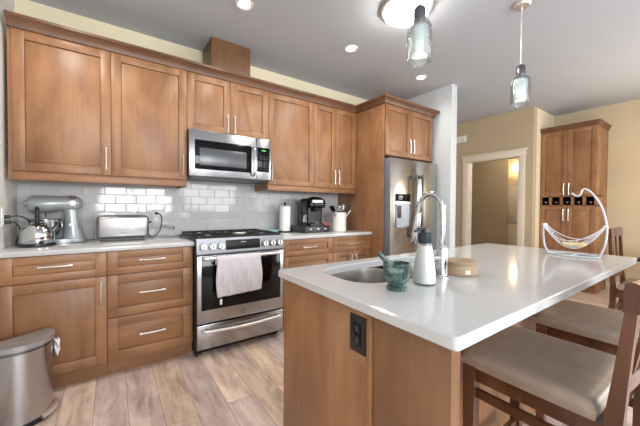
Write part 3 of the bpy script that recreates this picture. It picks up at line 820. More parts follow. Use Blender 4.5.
# ------------------------------------------------------------------ counter-top things, right of the range
px, py = 2.165, -0.175
t = thing('paper_towel_holder', (px, py, CZ), 'upright paper towel holder with black base between range and coffee maker', 'paper towel holder')
G().lathe([(0, 0), (0.075, 0), (0.077, 0.008), (0.06, 0.013), (0, 0.013)], (px, py, CZ+0.0005), 32).build('base', BLACK, t)
G().cyl((px, py, CZ+0.012), (px, py, CZ+0.305), 0.007).sph((px, py, CZ+0.318), 0.015).build('rod', BLACK, t)
r_ = G().lathe([(0.02, 0.016), (0.060, 0.016), (0.061, 0.02), (0.061, 0.286), (0.060, 0.289), (0.02, 0.289), (0.02, 0.016)], (px, py, CZ), 36).build('paper_towel_roll', PAPER)
tag(r_, 'white roll of paper towels standing on its black holder', 'paper towels')

# coffee maker on a pod drawer (both turned a little towards the room)
ROT = Matrix.Translation((2.43, -0.29, CZ)) @ Matrix.Rotation(radians(8), 4, 'Z')
t = thing('pod_drawer', (2.43, -0.29, CZ), 'low black coffee pod drawer under the coffee maker', 'pod drawer')
G().box(-0.19, 0.19, -0.13, 0.15, 0.0008, 0.072, 0.004).build('case', plain('charcoal', (52, 54, 58), 0.4, 0.2), t, ROT)
pdw = G().box(-0.184, 0.184, -0.138, -0.129, 0.006, 0.066, 0.003).build('drawer_front', plain('charcoal_front', (66, 68, 73), 0.35, 0.3), t, ROT)
for x in (-0.11, 0.0, 0.11): G().box(x-0.016, x+0.016, -0.1405, -0.137, 0.034, 0.046, 0.002).build('pod_label', NICKEL, pdw, ROT)
ROT2 = Matrix.Translation((2.465, -0.275, CZ+0.0735)) @ Matrix.Rotation(radians(-16), 4, 'Z') @ Matrix.Diagonal((1.08, 1.0, 1.22, 1))
t = thing('coffee_maker', (2.435, -0.285, CZ+0.0735), 'black single-cup coffee maker with rounded top standing on the pod drawer', 'coffee maker')
def rr(x0, x1, y0, y1, z, r=0.03, n=5):
    out = []
    for cx_, cy_, a0 in ((x1-r, y1-r, 0), (x0+r, y1-r, 90), (x0+r, y0+r, 180), (x1-r, y0+r, 270)):
        for k in range(n+1):
            a = radians(a0+90*k/n); out.append((cx_+r*cos(a), cy_+r*sin(a), z))
    return out
G().loft([rr(-0.06, 0.12, -0.10, 0.12, 0.0005), rr(-0.06, 0.12, -0.10, 0.12, 0.018)]).build('drip_base', BLACK, t, ROT2)
G().loft([rr(-0.06, 0.12, 0.01, 0.12, 0.016), rr(-0.062, 0.122, 0.005, 0.12, 0.17)]).build('rear_body', BLACK, t, ROT2)
hd = G().loft([rr(-0.062, 0.122, -0.10, 0.12, 0.165), rr(-0.066, 0.126, -0.105, 0.122, 0.19), rr(-0.064, 0.124, -0.10, 0.12, 0.225), rr(-0.056, 0.116, -0.088, 0.114, 0.245, 0.04), rr(-0.030, 0.090, -0.05, 0.09, 0.262, 0.04), rr(0.0, 0.06, -0.01, 0.06, 0.268, 0.025)]).build('brew_head', GLOSSB, t, ROT2)
G().loft([rr(-0.030, 0.094, -0.108, -0.09, 0.213, 0.006), rr(-0.022, 0.086, -0.100, -0.07, 0.236, 0.006)]).build('silver_lever', NICKEL, hd, ROT2)
G().cyl((0.03, -0.05, 0.168), (0.03, -0.05, 0.13), 0.042, 0.034).build('pod_holder', BLACK, t, ROT2)
G().lathe([(0, 0.019), (0.045, 0.019), (0.048, 0.028), (0.042, 0.03), (0, 0.026)], (0.03, -0.05, 0)).build('drip_tray', CHROME, t, ROT2)
G().loft([rr(-0.135, -0.064, -0.07, 0.11, 0.0005, 0.025), rr(-0.135, -0.064, -0.075, 0.115, 0.205, 0.025), rr(-0.13, -0.066, -0.07, 0.11, 0.212, 0.025)]).build('water_tank', SMOKE, t, ROT2)
G().loft([rr(-0.136, -0.064, -0.075, 0.115, 0.213, 0.025), rr(-0.130, -0.064, -0.07, 0.11, 0.235, 0.025), rr(-0.110, -0.064, -0.05, 0.095, 0.248, 0.02)]).build('tank_lid', GLOSSB, t, ROT2)

# coral packet
g = G(); rt = random.Random(11)
bmesh.ops.create_icosphere(g.bm, subdivisions=3, radius=1)
for v in g.bm.verts:
    v.co = Vector((v.co.x*0.055, v.co.y*0.035, v.co.z*0.042))*(1+0.22*sin(v.co.x*7+v.co.z*5)+0.12*sin(v.co.y*11+v.co.x*3))
zm = min(v.co.z for v in g.bm.verts)
o = g.build('snack_packet', CORAL, None, Matrix.Translation((2.715, -0.17, CZ+0.0005-zm)))
tag(o, 'small crumpled coral orange packet behind the pod drawer beside the crock', 'packet')

# utensil crock
ux, uy = 2.815, -0.335
t = thing('utensil_crock', (ux, uy, CZ), 'white ceramic crock full of cooking utensils beside the refrigerator panel', 'crock')
G().lathe([(0, 0), (0.082, 0), (0.086, 0.004), (0.086, 0.212), (0.089, 0.222), (0.082, 0.222), (0.079, 0.21), (0.079, 0.008), (0, 0.008)], (ux, uy, CZ+0.0005), 40).build('jar', CERAM, t)
g = G()
for z in (0.05, 0.17): g.lathe([(0.086, z-0.003), (0.0875, z), (0.086, z+0.003)], (ux, uy, CZ), 40)
g.build('raised_band', CERAM, t)
def utensil(name, mat, a, lean, L, head, label, cat):
    b = Vector((ux-0.03*cos(a), uy-0.03*sin(a), CZ+0.012))
    top = Vector((ux+cos(a)*lean, uy+sin(a)*lean, CZ+L))
    d = (top-b).normalized()
    g = G(); g.tube([b, b+(top-b)*0.6, top], [0.005, 0.0055, 0.005], 8)
    Q = d.to_track_quat('Z', 'Y').to_matrix().to_4x4()
    o = g.build(name, mat, None)
    tag(o, label, cat, 'utensils in the white crock')
    g2 = G()
    if head == 'spoon': g2.sph(top+d*0.03, (0.026, 0.008, 0.038), 20, Q)
    elif head == 'turner': g2.bm.verts.ensure_lookup_table(); g2.loft([[Matrix.Translation(top) @ Q @ Vector(p) for p in [(-w_, -0.003, z_), (w_, -0.003, z_), (w_, 0.003, z_), (-w_, 0.003, z_)]] for w_, z_ in [(0.010, -0.004), (0.028, 0.014), (0.032, 0.075)]])
    elif head == 'whisk':
        for k in range(6):
            ang = pi*k/6
            pts = [Matrix.Translation(top) @ Q @ Vector((0.026*sin(pi*i/10)*cos(ang)*s_, 0.026*sin(pi*i/10)*sin(ang)*s_, 0.085*(1-cos(pi*i/10))/2)) for s_ in (1,) for i in range(11)]
            pts += [Matrix.Translation(top) @ Q @ Vector((-0.026*sin(pi*i/10)*cos(ang), -0.026*sin(pi*i/10)*sin(ang), 0.085*(1-cos(pi*i/10))/2)) for i in range(9, 0, -1)]
            g2.tube(pts, 0.0014, 5)
    g2.build('utensil_head', mat, o)
utensil('spatula', BLACK, radians(200), 0.125, 0.235, 'turner', 'black spatula leaning to the left side of the crock', 'spatula')
utensil('serving_spoon', CHROME, radians(230), 0.060, 0.235, 'spoon', 'steel spoon leaning left in the middle of the crock', 'spoon')
utensil('whisk', NICKEL, radians(290), 0.035, 0.235, 'whisk', 'steel wire whisk standing upright in the crock', 'whisk')
utensil('ladle', CHROME, radians(20), 0.055, 0.255, 'spoon', 'tall steel ladle at the back of the crock', 'ladle')
utensil('slotted_turner', BLACK, radians(335), 0.105, 0.250, 'turner', 'black turner leaning to the right side of the crock', 'turner')
utensil('mixing_spoon', WHITEP, radians(310), 0.105, 0.200, 'spoon', 'short white spoon leaning right over the crock rim', 'spoon')

# ------------------------------------------------------------------ island
IX0, IX1, IY1, IY0 = 1.184, 3.064, -1.938, -2.775
t = thing('kitchen_island', (2.05, -2.2, 0), 'brown kitchen island base under the white quartz top', 'island')
BX0, BX1 = 1.212, 2.86
G().box(BX0+0.0165, BX1, -2.44, -2.42, 0.0, 0.882).box(BX0+0.0165, BX1, -1.985, -1.968, 0.10, 0.882).box(BX1-0.02, BX1, -2.4199, -1.9851, 0.1, 0.882).box(BX0+0.0165, BX1-0.0201, -2.4199, -1.9851, 0.10, 0.12).build('carcass', CAB, t)
G().box(BX0, BX0+0.016, -2.474, -1.947, 0.0, 0.882, 0.001).build('end_panel', CAB, t)
G().box(BX0-0.004, BX0+0.02, -2.492, -2.475, 0.0, 0.882, 0.002).build('corner_strip', CAB, t)
G().box(BX0+0.006, BX0+0.044, -2.742, -2.493, 0.0, 0.882, 0.002).build('support_panel', wood('island_support_maple', (104, 72, 48), (124, 88, 60), (140, 103, 72), 'z'), t)
G().box(BX0+0.017, BX1, -2.02, -2.0, 0.0, 0.1).build('toe_kick', CABH, t)
for k in range(3):
    a = BX0+0.03+k*0.53
    d = shaker(t, Matrix.Translation((a+0.52, -1.9679, 0.115)) @ Matrix.Rotation(pi, 4, 'Z'), 0.52, 0.76)
    pull(d, Matrix.Translation((a+0.05, -1.948, 0.74)) @ Matrix.Rotation(pi, 4, 'Z'), 0.16, True)
# top with sink cut-out
SX0, SX1, SY0, SY1 = 1.318, 2.06, -2.375, -2.015
def ray_box(cx, cy, a, x0, x1, y0, y1):
    dx, dy = cos(a), sin(a); ts = []
    if dx > 1e-9: ts.append((x1-cx)/dx)
    if dx < -1e-9: ts.append((x0-cx)/dx)
    if dy > 1e-9: ts.append((y1-cy)/dy)
    if dy < -1e-9: ts.append((y0-cy)/dy)
    t_ = min(ts); return (cx+dx*t_, cy+dy*t_)
scx, scy = (SX0+SX1)/2, (SY0+SY1)/2
def sink_pt(a, inset=0.0):
    hx, hy = (SX1-SX0)/2-inset, (SY1-SY0)/2-inset; n = 3.6
    c_, s_ = cos(a), sin(a)
    r = (abs(c_/hx)**n+abs(s_/hy)**n)**(-1/n)
    return (scx+r*c_, scy+r*s_)
angs = sorted([2*pi*k/96 for k in range(96)])
def rounded_rect_pt(a, x0, x1, y0, y1, r):
    x, y = ray_box(scx, scy, a, x0, x1, y0, y1)
    # clip into rounded corner
    for cx_, cy_, sx_, sy_ in ((x0+r, y0+r, -1, -1), (x1-r, y0+r, 1, -1), (x0+r, y1-r, -1, 1), (x1-r, y1-r, 1, 1)):
        if (x-cx_)*sx_ > 0 and (y-cy_)*sy_ > 0:
            dx, dy = cos(a), sin(a); ox, oy = scx-cx_, scy-cy_
            B_ = ox*dx+oy*dy; C_ = ox*ox+oy*oy-r*r; D_ = B_*B_-C_
            if D_ > 0:
                t_ = -B_+math.sqrt(D_); return (scx+dx*t_, scy+dy*t_)
    return (x, y)
corner_as = []
for (cx_, cy_) in ((IX0, IY0), (IX1, IY0), (IX0, IY1), (IX1, IY1)):
    a0 = math.atan2(cy_-scy, cx_-scx)
    corner_as += [a0+d_ for d_ in (-0.03, -0.02, -0.012, -0.006, 0, 0.006, 0.012, 0.02, 0.03)]
angs = sorted([a % (2*pi) for a in angs+corner_as])
g = G(); rings = []
e = 0.004
def ring(fn, z): return [g.bm.verts.new((*fn(a), z)) for a in angs]
outer = lambda a, i=0.0: rounded_rect_pt(a, IX0+i, IX1-i, IY0+i, IY1-i, 0.014-i)
R = [ring(lambda a: sink_pt(a), CZ-0.032), ring(lambda a: sink_pt(a), CZ-e), ring(lambda a: sink_pt(a, -e), CZ),
     ring(lambda a: outer(a, e), CZ), ring(lambda a: outer(a), CZ-e), ring(lambda a: outer(a), CZ-0.032+e), ring(lambda a: outer(a, e), CZ-0.032)]
n = len(angs)
for A, B in zip(R, R[1:]+R[:1]):
    for k in range(n): g.bm.faces.new((A[k], A[(k+1) % n], B[(k+1) % n], B[k]))
tag(g.build('island_countertop', QUARTZ, ang=25), 'large white quartz top of the island with sink cut-out', 'countertop')
# sink
t = thing('kitchen_sink', (scx, scy, 0.70), 'undermount steel double sink set in the island top', 'sink')
def bowl(x0, x1, y0, y1, zt, zb):
    g = G()
    def rg(i, z):
        return [g.bm.verts.new(p) for p in rr(x0+i, x1-i, y0+i, y1-i, z, max(0.02, 0.11-i), 7)]
    L_ = [rg(-0.012, zt), rg(0.0, zt), rg(0.004, zt-0.02), rg(0.010, zb+0.05), rg(0.022, zb+0.015), rg(0.05, zb)]
    nn = len(L_[0])
    for A, B in zip(L_, L_[1:]):
        for k in range(nn): g.bm.faces.new((A[k], A[(k+1) % nn], B[(k+1) % nn], B[k]))
    g.bm.faces.new(L_[-1])
    return g
b1 = bowl(SX0-0.012, 1.705, SY0-0.012, SY1+0.010, CZ-0.033, 0.70).build('basin', SINKM, t)
b2 = bowl(1.735, SX1+0.012, SY0-0.012, SY1+0.010, CZ-0.033, 0.74).build('basin', SINKM, t)
for b_, x, z in ((b1, 1.51, 0.7005), (b2, 1.90, 0.7405)): G().lathe([(0, 0.001), (0.03, 0.001), (0.042, 0.003), (0.044, 0.0)], (x, scy, z), 24).build('drain', CHROME, b_)
# faucet
fx, fy2 = 1.662, -2.432
t = thing('kitchen_faucet', (fx, fy2, CZ), 'tall chrome gooseneck kitchen faucet on the island behind soap bottle', 'faucet')
G().lathe([(0, 0), (0.026, 0), (0.026, 0.006), (0.021, 0.010), (0.0205, 0.115), (0.017, 0.125), (0.0135, 0.13), (0, 0.13)], (fx, fy2, CZ+0.0005), 28).build('base', CHROME, t)
pts = [(fx, fy2, CZ+0.12), (fx, fy2, CZ+0.20), (fx, fy2+0.001, CZ+0.265)]
for k in range(1, 13):
    a = pi-pi*k/12*0.94; pts.append((fx, fy2+0.056+0.056*cos(a), CZ+0.270+0.066*sin(a)))
pts += [(fx, fy2+0.116, CZ+0.252)]
G().tube(pts, 0.0108, 16).build('neck', CHROME, t)
G().lathe([(0.0112, 0.0), (0.0145, -0.012), (0.015, -0.06), (0.0175, -0.09), (0.0185, -0.125), (0.016, -0.130), (0, -0.130)], (0, 0, 0), 24).build('spray_head', CHROME, t, Matrix.Translation((fx, fy2+0.116, CZ+0.254)) @ Matrix.Rotation(radians(7), 4, 'X'))
G().cyl((fx, fy2, CZ+0.078), (fx-0.042, fy2+0.018, CZ+0.080), 0.014, 0.013).tube([(fx-0.040, fy2+0.017, CZ+0.080), (fx-0.055, fy2+0.024, CZ+0.10), (fx-0.062, fy2+0.028, CZ+0.15)], [0.006, 0.005, 0.004], 10).build('lever', CHROME, t)
# soap bottle
sx, sy = 1.522, -2.452
t = thing('soap_bottle', (sx, sy, CZ), 'clear bottle of white soap with dark pump cap beside the faucet', 'soap bottle')
G().lathe([(0, 0), (0.038, 0), (0.041, 0.004), (0.040, 0.05), (0.033, 0.10), (0.025, 0.145), (0.024, 0.158), (0.0, 0.158)], (sx, sy, CZ+0.0005), 36).build('bottle', GLASS, t)
G().lathe([(0, 0.005), (0.0355, 0.005), (0.0385, 0.009), (0.0375, 0.05), (0.0305, 0.10), (0.0235, 0.140), (0, 0.140)], (sx, sy, CZ+0.0005), 36).build('soap', MILKY, t)
pc = G().lathe([(0, 0.150), (0.025, 0.150), (0.026, 0.153), (0.026, 0.184), (0.023, 0.187), (0.016, 0.188), (0.015, 0.205), (0, 0.207)], (sx, sy, CZ), 28).build('pump_cap', DGREEN, t)
G().tube([(sx, sy, CZ+0.198), (sx-0.025, sy+0.012, CZ+0.200), (sx-0.038, sy+0.018, CZ+0.190)], [0.008, 0.006, 0.004], 10).build('nozzle', DGREEN, pc)
# mortar and pestle
mx_, my2 = 1.375, -2.447
t = tag(G().lathe([(0, 0), (0.031, 0), (0.034, 0.004), (0.034, 0.011), (0.027, 0.015), (0.028, 0.018), (0.040, 0.035), (0.0435, 0.060), (0.045, 0.083), (0.0465, 0.090), (0.041, 0.091), (0.038, 0.06), (0.03, 0.035), (0, 0.03)], (mx_, my2, CZ+0.0005), 36).build('mortar', MARBLE), 'green marble mortar standing by the sink edge', 'mortar')
d0 = Vector((mx_+0.012, my2-0.004, CZ+0.044)); d1 = Vector((mx_-0.058, my2+0.030, CZ+0.128))
G_ = G(); G_.tube([d0+(d1-d0)*u for u in (0, 0.06, 0.15, 0.35, 0.7, 0.93, 1.0)], [0.008, 0.0135, 0.015, 0.011, 0.0085, 0.010, 0.006], 16)
tag(G_.build('pestle', MARBLE), 'green marble pestle leaning out of the mortar', 'pestle')
# round wooden box
bx, by2 = 1.795, -2.432
t = thing('round_box', (bx, by2, CZ), 'low round pale wooden box on the island beside faucet', 'round box')
G().lathe([(0, 0), (0.062, 0), (0.065, 0.003), (0.065, 0.040), (0, 0.040)], (bx, by2, CZ+0.0005), 40).build('box_body', TRAYW, t)
G().lathe([(0.0655, 0.040), (0.0665, 0.042), (0.0665, 0.055), (0.063, 0.058), (0, 0.058)], (bx, by2, CZ+0.0005), 40).build('lid', TRAYW, t)
G().box(-0.011, 0.011, -0.0672, -0.0645, 0.010, 0.026, 0.0015).build('paper_label', plain('cream_label', (236, 224, 200), 0.7), t, Matrix.Translation((bx, by2, CZ)) @ Matrix.Rotation(radians(-35), 4, 'Z'))
# island outlet
t = thing('island_outlet', (BX0, -2.437, 0.77), 'black outlet plate on the end panel of the island', 'outlet')
G().box(BX0-0.006, BX0-0.0002, -2.474+0.001, -2.403, 0.742, 0.858, 0.002).build('cover_plate', BLACK, t)
G().box(BX0-0.0085, BX0-0.0055, -2.455, -2.422, 0.765, 0.835, 0.002).build('socket_block', GLOSSB, t)
for z in (0.782, 0.818): G().box(BX0-0.0095, BX0-0.008, -2.446, -2.430, z-0.010, z+0.010, 0.001).build('socket', DGREY, t)

# fruit basket with banana hook
qx = 2.83
t = thing('fruit_basket', (qx, -2.54, CZ), 'white wire hammock fruit basket with tall banana hook on island', 'fruit basket')
g = G()
base_pts = [(qx+0.072*sin(2*pi*k/40), -2.540+0.120*cos(2*pi*k/40), CZ+0.0055) for k in range(40)]
g.tube(base_pts, 0.0048, 8, closed=True)
g.tube([(qx+0.055*sin(a), -2.545+0.125*cos(a), CZ+0.0055) for a in (pi/2, )]+[(qx-0.055, -2.545, CZ+0.0055)], 0.003, 6)
g.build('base_ring', WIRE, t)
g = G()
g.tube(smooth_path([(qx, -2.420, CZ+0.006), (qx, -2.400, CZ+0.05), (qx, -2.392, CZ+0.12), (qx, -2.394, CZ+0.182)], 6), 0.0052, 10)
g.build('end_post', WIRE, t)
g = G()
g.tube(smooth_path([(qx, -2.658, CZ+0.006), (qx, -2.676, CZ+0.06), (qx, -2.686, CZ+0.13), (qx, -2.685, CZ+0.19), (qx, -2.668, CZ+0.275), (qx, -2.645, CZ+0.330), (qx, -2.618, CZ+0.372), (qx, -2.592, CZ+0.394), (qx, -2.578, CZ+0.388), (qx, -2.570, CZ+0.364), (qx, -2.558, CZ+0.354), (qx, -2.543, CZ+0.360), (qx, -2.530, CZ+0.372)], 6), 0.0055, 10)
g.build('banana_hook', WIRE, t)
g = G()
ya, yb = -2.398, -2.682
def ham(t_, s):
    prof = sin(pi*t_)
    wdt = 0.028+0.062*prof
    zc = CZ+0.182-0.140*prof**0.85
    rim = (s*s)*0.052*prof
    return (qx+s*wdt, ya+(yb-ya)*t_, zc+rim)
for s in [-1, -0.75, -0.5, -0.25, 0, 0.25, 0.5, 0.75, 1]:
    g.tube([ham(k/24, s) for k in range(25)], 0.0028 if abs(s) == 1 else 0.0017, 6)
for t_ in (0.12, 0.5, 0.88):
    g.tube([ham(t_, -1+2*k/12) for k in range(13)], 0.0022, 6)
for t_ in (0, 1): g.tube([ham(t_, -1.0), ham(t_, 1.0)], 0.006, 8)
g.build('hammock', WIRE, t)
g = G(); 
def fruit(cx_, cy_, cz_, ang, L, r, label):
    M = Matrix.Translation((cx_, cy_, cz_)) @ Matrix.Rotation(ang, 4, 'Z')
    g = G(); pts = []; rs = []
    for k in range(13):
        u = -1+2*k/12
        pts.append((0.010*u*u, u*L/2, 0.012*u*u)); rs.append(max(0.003, r*math.sqrt(max(0, 1-abs(u)**2.6))))
    g.tube(pts, rs, 12)
    tag(g.build('fruit', FRUIT, None, M), label, 'fruit')
fruit(qx-0.022, -2.527, CZ+0.066, 0.25, 0.055, 0.013, 'left of two small pale yellow fruits in the wire basket')
fruit(qx-0.018, -2.575, CZ+0.068, -0.35, 0.058, 0.014, 'right of two small pale yellow fruits in the wire basket')

# ------------------------------------------------------------------ stools and dining set
def seat_slab(w, d, y1, zt, th, mat, parent, dip=0.012):
    """upholstered pad: front edge at y1, rear at y1-d"""
    g = G(); nx, ny = 18, 16; top = []; bot = []
    for j in range(ny+1):
        for i in range(nx+1):
            sp_ = lambda t_: math.copysign(1-(1-abs(t_))**1.9, t_)
            u = sp_(-1+2*i/nx); v = sp_(-1+2*j/ny)
            k = 0.07
            x = u*w/2*math.sqrt(1-k*v*v*0.5); y = y1-d/2+v*d/2*math.sqrt(1-k*u*u*0.5)
            eu, ev = max(0, (abs(u)-0.86)/0.14), max(0, (abs(v)-0.86)/0.14); edge = min(1, math.hypot(eu, ev))
            z = zt-0.024*(1-math.sqrt(1-edge*edge)) - dip*(1-u*u)*(1-v*v)*0.3 + 0.006*(1-u*u)*(1-v*v)
            top.append(g.bm.verts.new((x, y, z))); bot.append(g.bm.verts.new((x*0.97, (y-(y1-d/2))*0.97+(y1-d/2), zt-th)))
    W = nx+1
    for j in range(ny):
        for i in range(nx):
            a = j*W+i
            g.bm.faces.new((top[a], top[a+1], top[a+W+1], top[a+W])); g.bm.faces.new((bot[a], bot[a+W], bot[a+W+1], bot[a+1]))
    rim = [i for i in range(nx)]+[j*W+nx for j in range(ny)]+[ny*W+i for i in range(nx, 0, -1)]+[j*W for j in range(ny, 0, -1)]
    for p, q in zip(rim, rim[1:]+rim[:1]): g.bm.faces.new((top[p], bot[p], bot[q], top[q]))
    return g.build('seat', mat, parent, ang=60)
def stool(name, label, cat, group, seat_h, back_h, w=0.46, d=0.40, seatmat=LEATH, wd=STOOL):
    t = thing(name, (0, 0, 0), label, cat, group)
    hw = w/2-0.028
    seat_slab(w, d+0.004, d/2+0.02, seat_h, 0.052, seatmat, t)
    za = seat_h-0.051
    G().box(-hw, hw, d/2-0.035, d/2-0.012, za-0.055, za, 0.003).box(-hw, hw, -d/2+0.005, -d/2+0.028, za-0.055, za, 0.003).box(-hw-0.008, -hw+0.014, -d/2, d/2-0.02, za-0.055, za, 0.003).box(hw-0.014, hw+0.008, -d/2, d/2-0.02, za-0.055, za, 0.003).build('seat_frame', wd, t)
    for s in (-1, 1):
        x = s*hw
        def sq(cx_, cy_, z_, a, b_): return [(cx_-a, cy_-b_, z_), (cx_+a, cy_-b_, z_), (cx_+a, cy_+b_, z_), (cx_-a, cy_+b_, z_)]
        G().loft([sq(x, d/2-0.020, 0, 0.017, 0.017), sq(x, d/2-0.020, za+0.001, 0.022, 0.022)]).build('leg', wd, t)
        yb_ = -d/2-0.012
        G().loft([sq(x, yb_-0.035, 0, 0.018, 0.018), sq(x, yb_, seat_h*0.62, 0.021, 0.021), sq(x, yb_, seat_h-0.03, 0.020, 0.019), sq(x, yb_-0.012, seat_h+0.10, 0.019, 0.015), sq(x, yb_-0.028, back_h-0.078, 0.018, 0.012)]).build('leg', wd, t)
    zs = seat_h*0.77
    for s in (-1, 1): G().box(s*hw-0.010, s*hw+0.010, -d/2, d/2-0.03, zs-0.016, zs+0.016, 0.003).build('stretcher', wd, t)
    G().box(-hw, hw, d/2-0.032, d/2-0.010, 0.20, 0.235, 0.003).build('footrest', wd, t)
    G().box(-hw, hw, -d/2-0.030, -d/2-0.012, seat_h*0.45, seat_h*0.45+0.035, 0.003).build('stretcher', wd, t)
    # crest rail, curved
    secs = []
    for k in range(13):
        u = -1+2*k/12; x = u*(hw+0.024); yc = -d/2-0.040-0.022*(1-u*u); hgt = 0.082
        secs.append([(x, yc-0.016, back_h-hgt), (x, yc+0.016, back_h-hgt), (x, yc+0.012, back_h-0.006), (x, yc, back_h), (x, yc-0.018, back_h-0.006)])
    G().loft(secs).build('crest_rail', wd, t)
    secs = []
    for k in range(9):
        u = -1+2*k/8; x = u*(hw-0.015); yc = -d/2-0.018-0.012*(1-u*u); z0 = seat_h+0.035
        secs.append([(x, yc-0.010, z0), (x, yc+0.010, z0), (x, yc+0.010, z0+0.045), (x, yc-0.010, z0+0.045)])
    G().loft(secs).build('back_rail', wd, t)
    for u in (-0.5, 0.0, 0.5):
        x = u*hw*1.0; ya_ = -d/2-0.018-0.012*(1-u*u); yb2 = -d/2-0.040-0.022*(1-u*u)
        G().loft([sq(x, ya_, seat_h+0.07, 0.024, 0.005), sq(x, (ya_+yb2)/2-0.004, (seat_h+back_h)/2, 0.024, 0.005), sq(x, yb2, back_h-0.075, 0.024, 0.005)]).build('back_slat', wd, t)
    return t
s1 = stool('bar_stool', 'nearest bar stool with taupe leather seat at the island front corner', 'bar stool', 'bar stools along the island', 0.652, 1.005)
s1.location = (1.905, -2.715, 0)
s2 = copy_tree(s1); s2.location = (2.605, -2.715, 0)
s2['label'] = 'farther bar stool with taupe leather seat tucked under the island beyond the nearest'
ch = stool('dining_chair', 'dark wood dining chair beyond the far end of the island', 'chair', None, 0.50, 1.01, 0.46, 0.40, LEATH, STOOL)
ch.location = (4.66, -2.64, 0); ch.rotation_euler = (0, 0, pi)
t = thing('dining_table', (5.35, -3.05, 0), 'dark wood dining table at the right edge, beside the dining chair', 'table')
G().box(4.56, 6.1, -3.6, -2.56, 0.712, 0.745, 0.006).build('table_top', TABLE, t)
for x in (5.0, 6.0):
    for y in (-3.5, -2.95): G().box(x-0.035, x+0.035, y-0.035, y+0.035, 0, 0.712, 0.004).build('leg', TABLE, t)
G().box(5.0, 6.0, -3.5, -2.95, 0.63, 0.712).build('apron', TABLE, t)

# ------------------------------------------------------------------ pantry cabinet
PX, PY0, PY1 = 6.085, -1.955, -1.295
t = thing('pantry_cabinet', (6.35, -1.62, 0), 'tall brown pantry cabinet with wine cubbies against the beige alcove wall', 'cabinet')
g = G()
g.box(PX, XR-0.001, PY0, PY1, 0.10, 1.238, 0.001); g.box(PX, XR-0.001, PY0, PY1, 1.388, ZT, 0.001); g.box(PX+0.30, XR-0.001, PY0, PY1, 1.236, 1.39)
g.build('carcass', CABY, t)
G().box(PX+0.05, XR-0.001, PY0, PY1, 0, 0.10).build('toe_kick', CABY, t)
g = G()
nb = 5; wc = (PY1-PY0)/nb
for k in range(nb+1):
    y = PY0+k*wc; e_ = 0.016 if 0 < k < nb else 0.022
    g.box(PX-0.018, PX+0.30, max(PY0, y-e_), min(PY1, y+e_), 1.238, 1.388)
g.box(PX-0.018, PX+0.30, PY0, PY1, 1.236, 1.252); g.box(PX-0.018, PX+0.30, PY0, PY1, 1.376, 1.392)
g.build('wine_rack', CABY, t)
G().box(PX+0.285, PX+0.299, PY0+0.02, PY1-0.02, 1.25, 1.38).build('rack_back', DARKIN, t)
g = G()
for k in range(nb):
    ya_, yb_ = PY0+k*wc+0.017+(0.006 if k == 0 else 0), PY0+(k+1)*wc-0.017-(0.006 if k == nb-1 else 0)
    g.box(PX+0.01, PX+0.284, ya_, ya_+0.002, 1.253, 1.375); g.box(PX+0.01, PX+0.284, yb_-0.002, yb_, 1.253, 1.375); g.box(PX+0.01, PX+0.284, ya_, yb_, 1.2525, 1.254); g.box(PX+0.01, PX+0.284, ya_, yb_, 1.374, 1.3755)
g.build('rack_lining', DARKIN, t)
ym = (PY0+PY1)/2
for z0, z1, hz in ((1.394, ZT-0.004, 1.49), (0.115, 1.234, 1.108)):
    for ya_, yb_, hy in ((PY1, ym, ym+0.030), (ym, PY0, ym-0.030)):
        w_ = abs(yb_-ya_)
        d = shaker(t, FY(PX, ya_-0.0015, z0), w_-0.003, z1-z0)
        pull(d, FY(PX-0.02, hy, hz), 0.17, True)
prof_path = [(XR-0.002, PY1+0.0), (PX-0.02, PY1+0.0), (PX-0.02, PY0-0.001), (XR-0.002, PY0-0.001)]
secs = []
prof = [(0.0, ZT-0.006), (0.008, ZT-0.006), (0.010, ZT+0.012), (0.022, ZT+0.040), (0.032, ZT+0.052), (0.032, ZT+0.066), (0.0, ZT+0.066)]
pts = [((PX-0.02, PY1), (-1, 0)), ((PX-0.02, PY0), (-1, -1)), ((XR-0.002, PY0), (0, -1))]
G().loft([[(p[0]+n_[0]*o, p[1]+n_[1]*o, zz) for o, zz in prof] for p, n_ in pts]).build('crown', CROWNY, t)
ordw = ['leftmost', 'second from the left', 'middle', 'second from the right', 'rightmost']
for k in range(nb):
    yc = PY1-(k+0.5)*wc
    b_ = thing('wine_bottle', (PX+0.15, yc, 1.2545), 'dark wine bottle lying in the %s cubby of the pantry rack' % ordw[k], 'bottle', 'wine bottles in the pantry rack')
    MB = Matrix.Translation((PX+0.02, yc, 1.2945)) @ Matrix.Rotation(radians(90), 4, 'Y')
    G().lathe([(0, 0.0), (0.014, 0.0), (0.0145, 0.07), (0.018, 0.09), (0.036, 0.12), (0.038, 0.14), (0.038, 0.255), (0, 0.258)], (0, 0, 0), 24).build('bottle', WINE, b_, MB)
    G().lathe([(0, -0.003), (0.0155, -0.002), (0.0158, 0.05), (0.0148, 0.052)], (0, 0, 0), 24).build('foil_cap', FOIL, b_, MB)

# door chime on the doorway wall
t = thing('door_chime', (DX-0.03, -0.13, 2.40), 'white chime box high on the wall left of the doorway', 'chime')
G().box(DX-0.055, DX-0.0005, -0.255, -0.03, 2.385, 2.50, 0.008, 3).build('case', WHITEP, t)
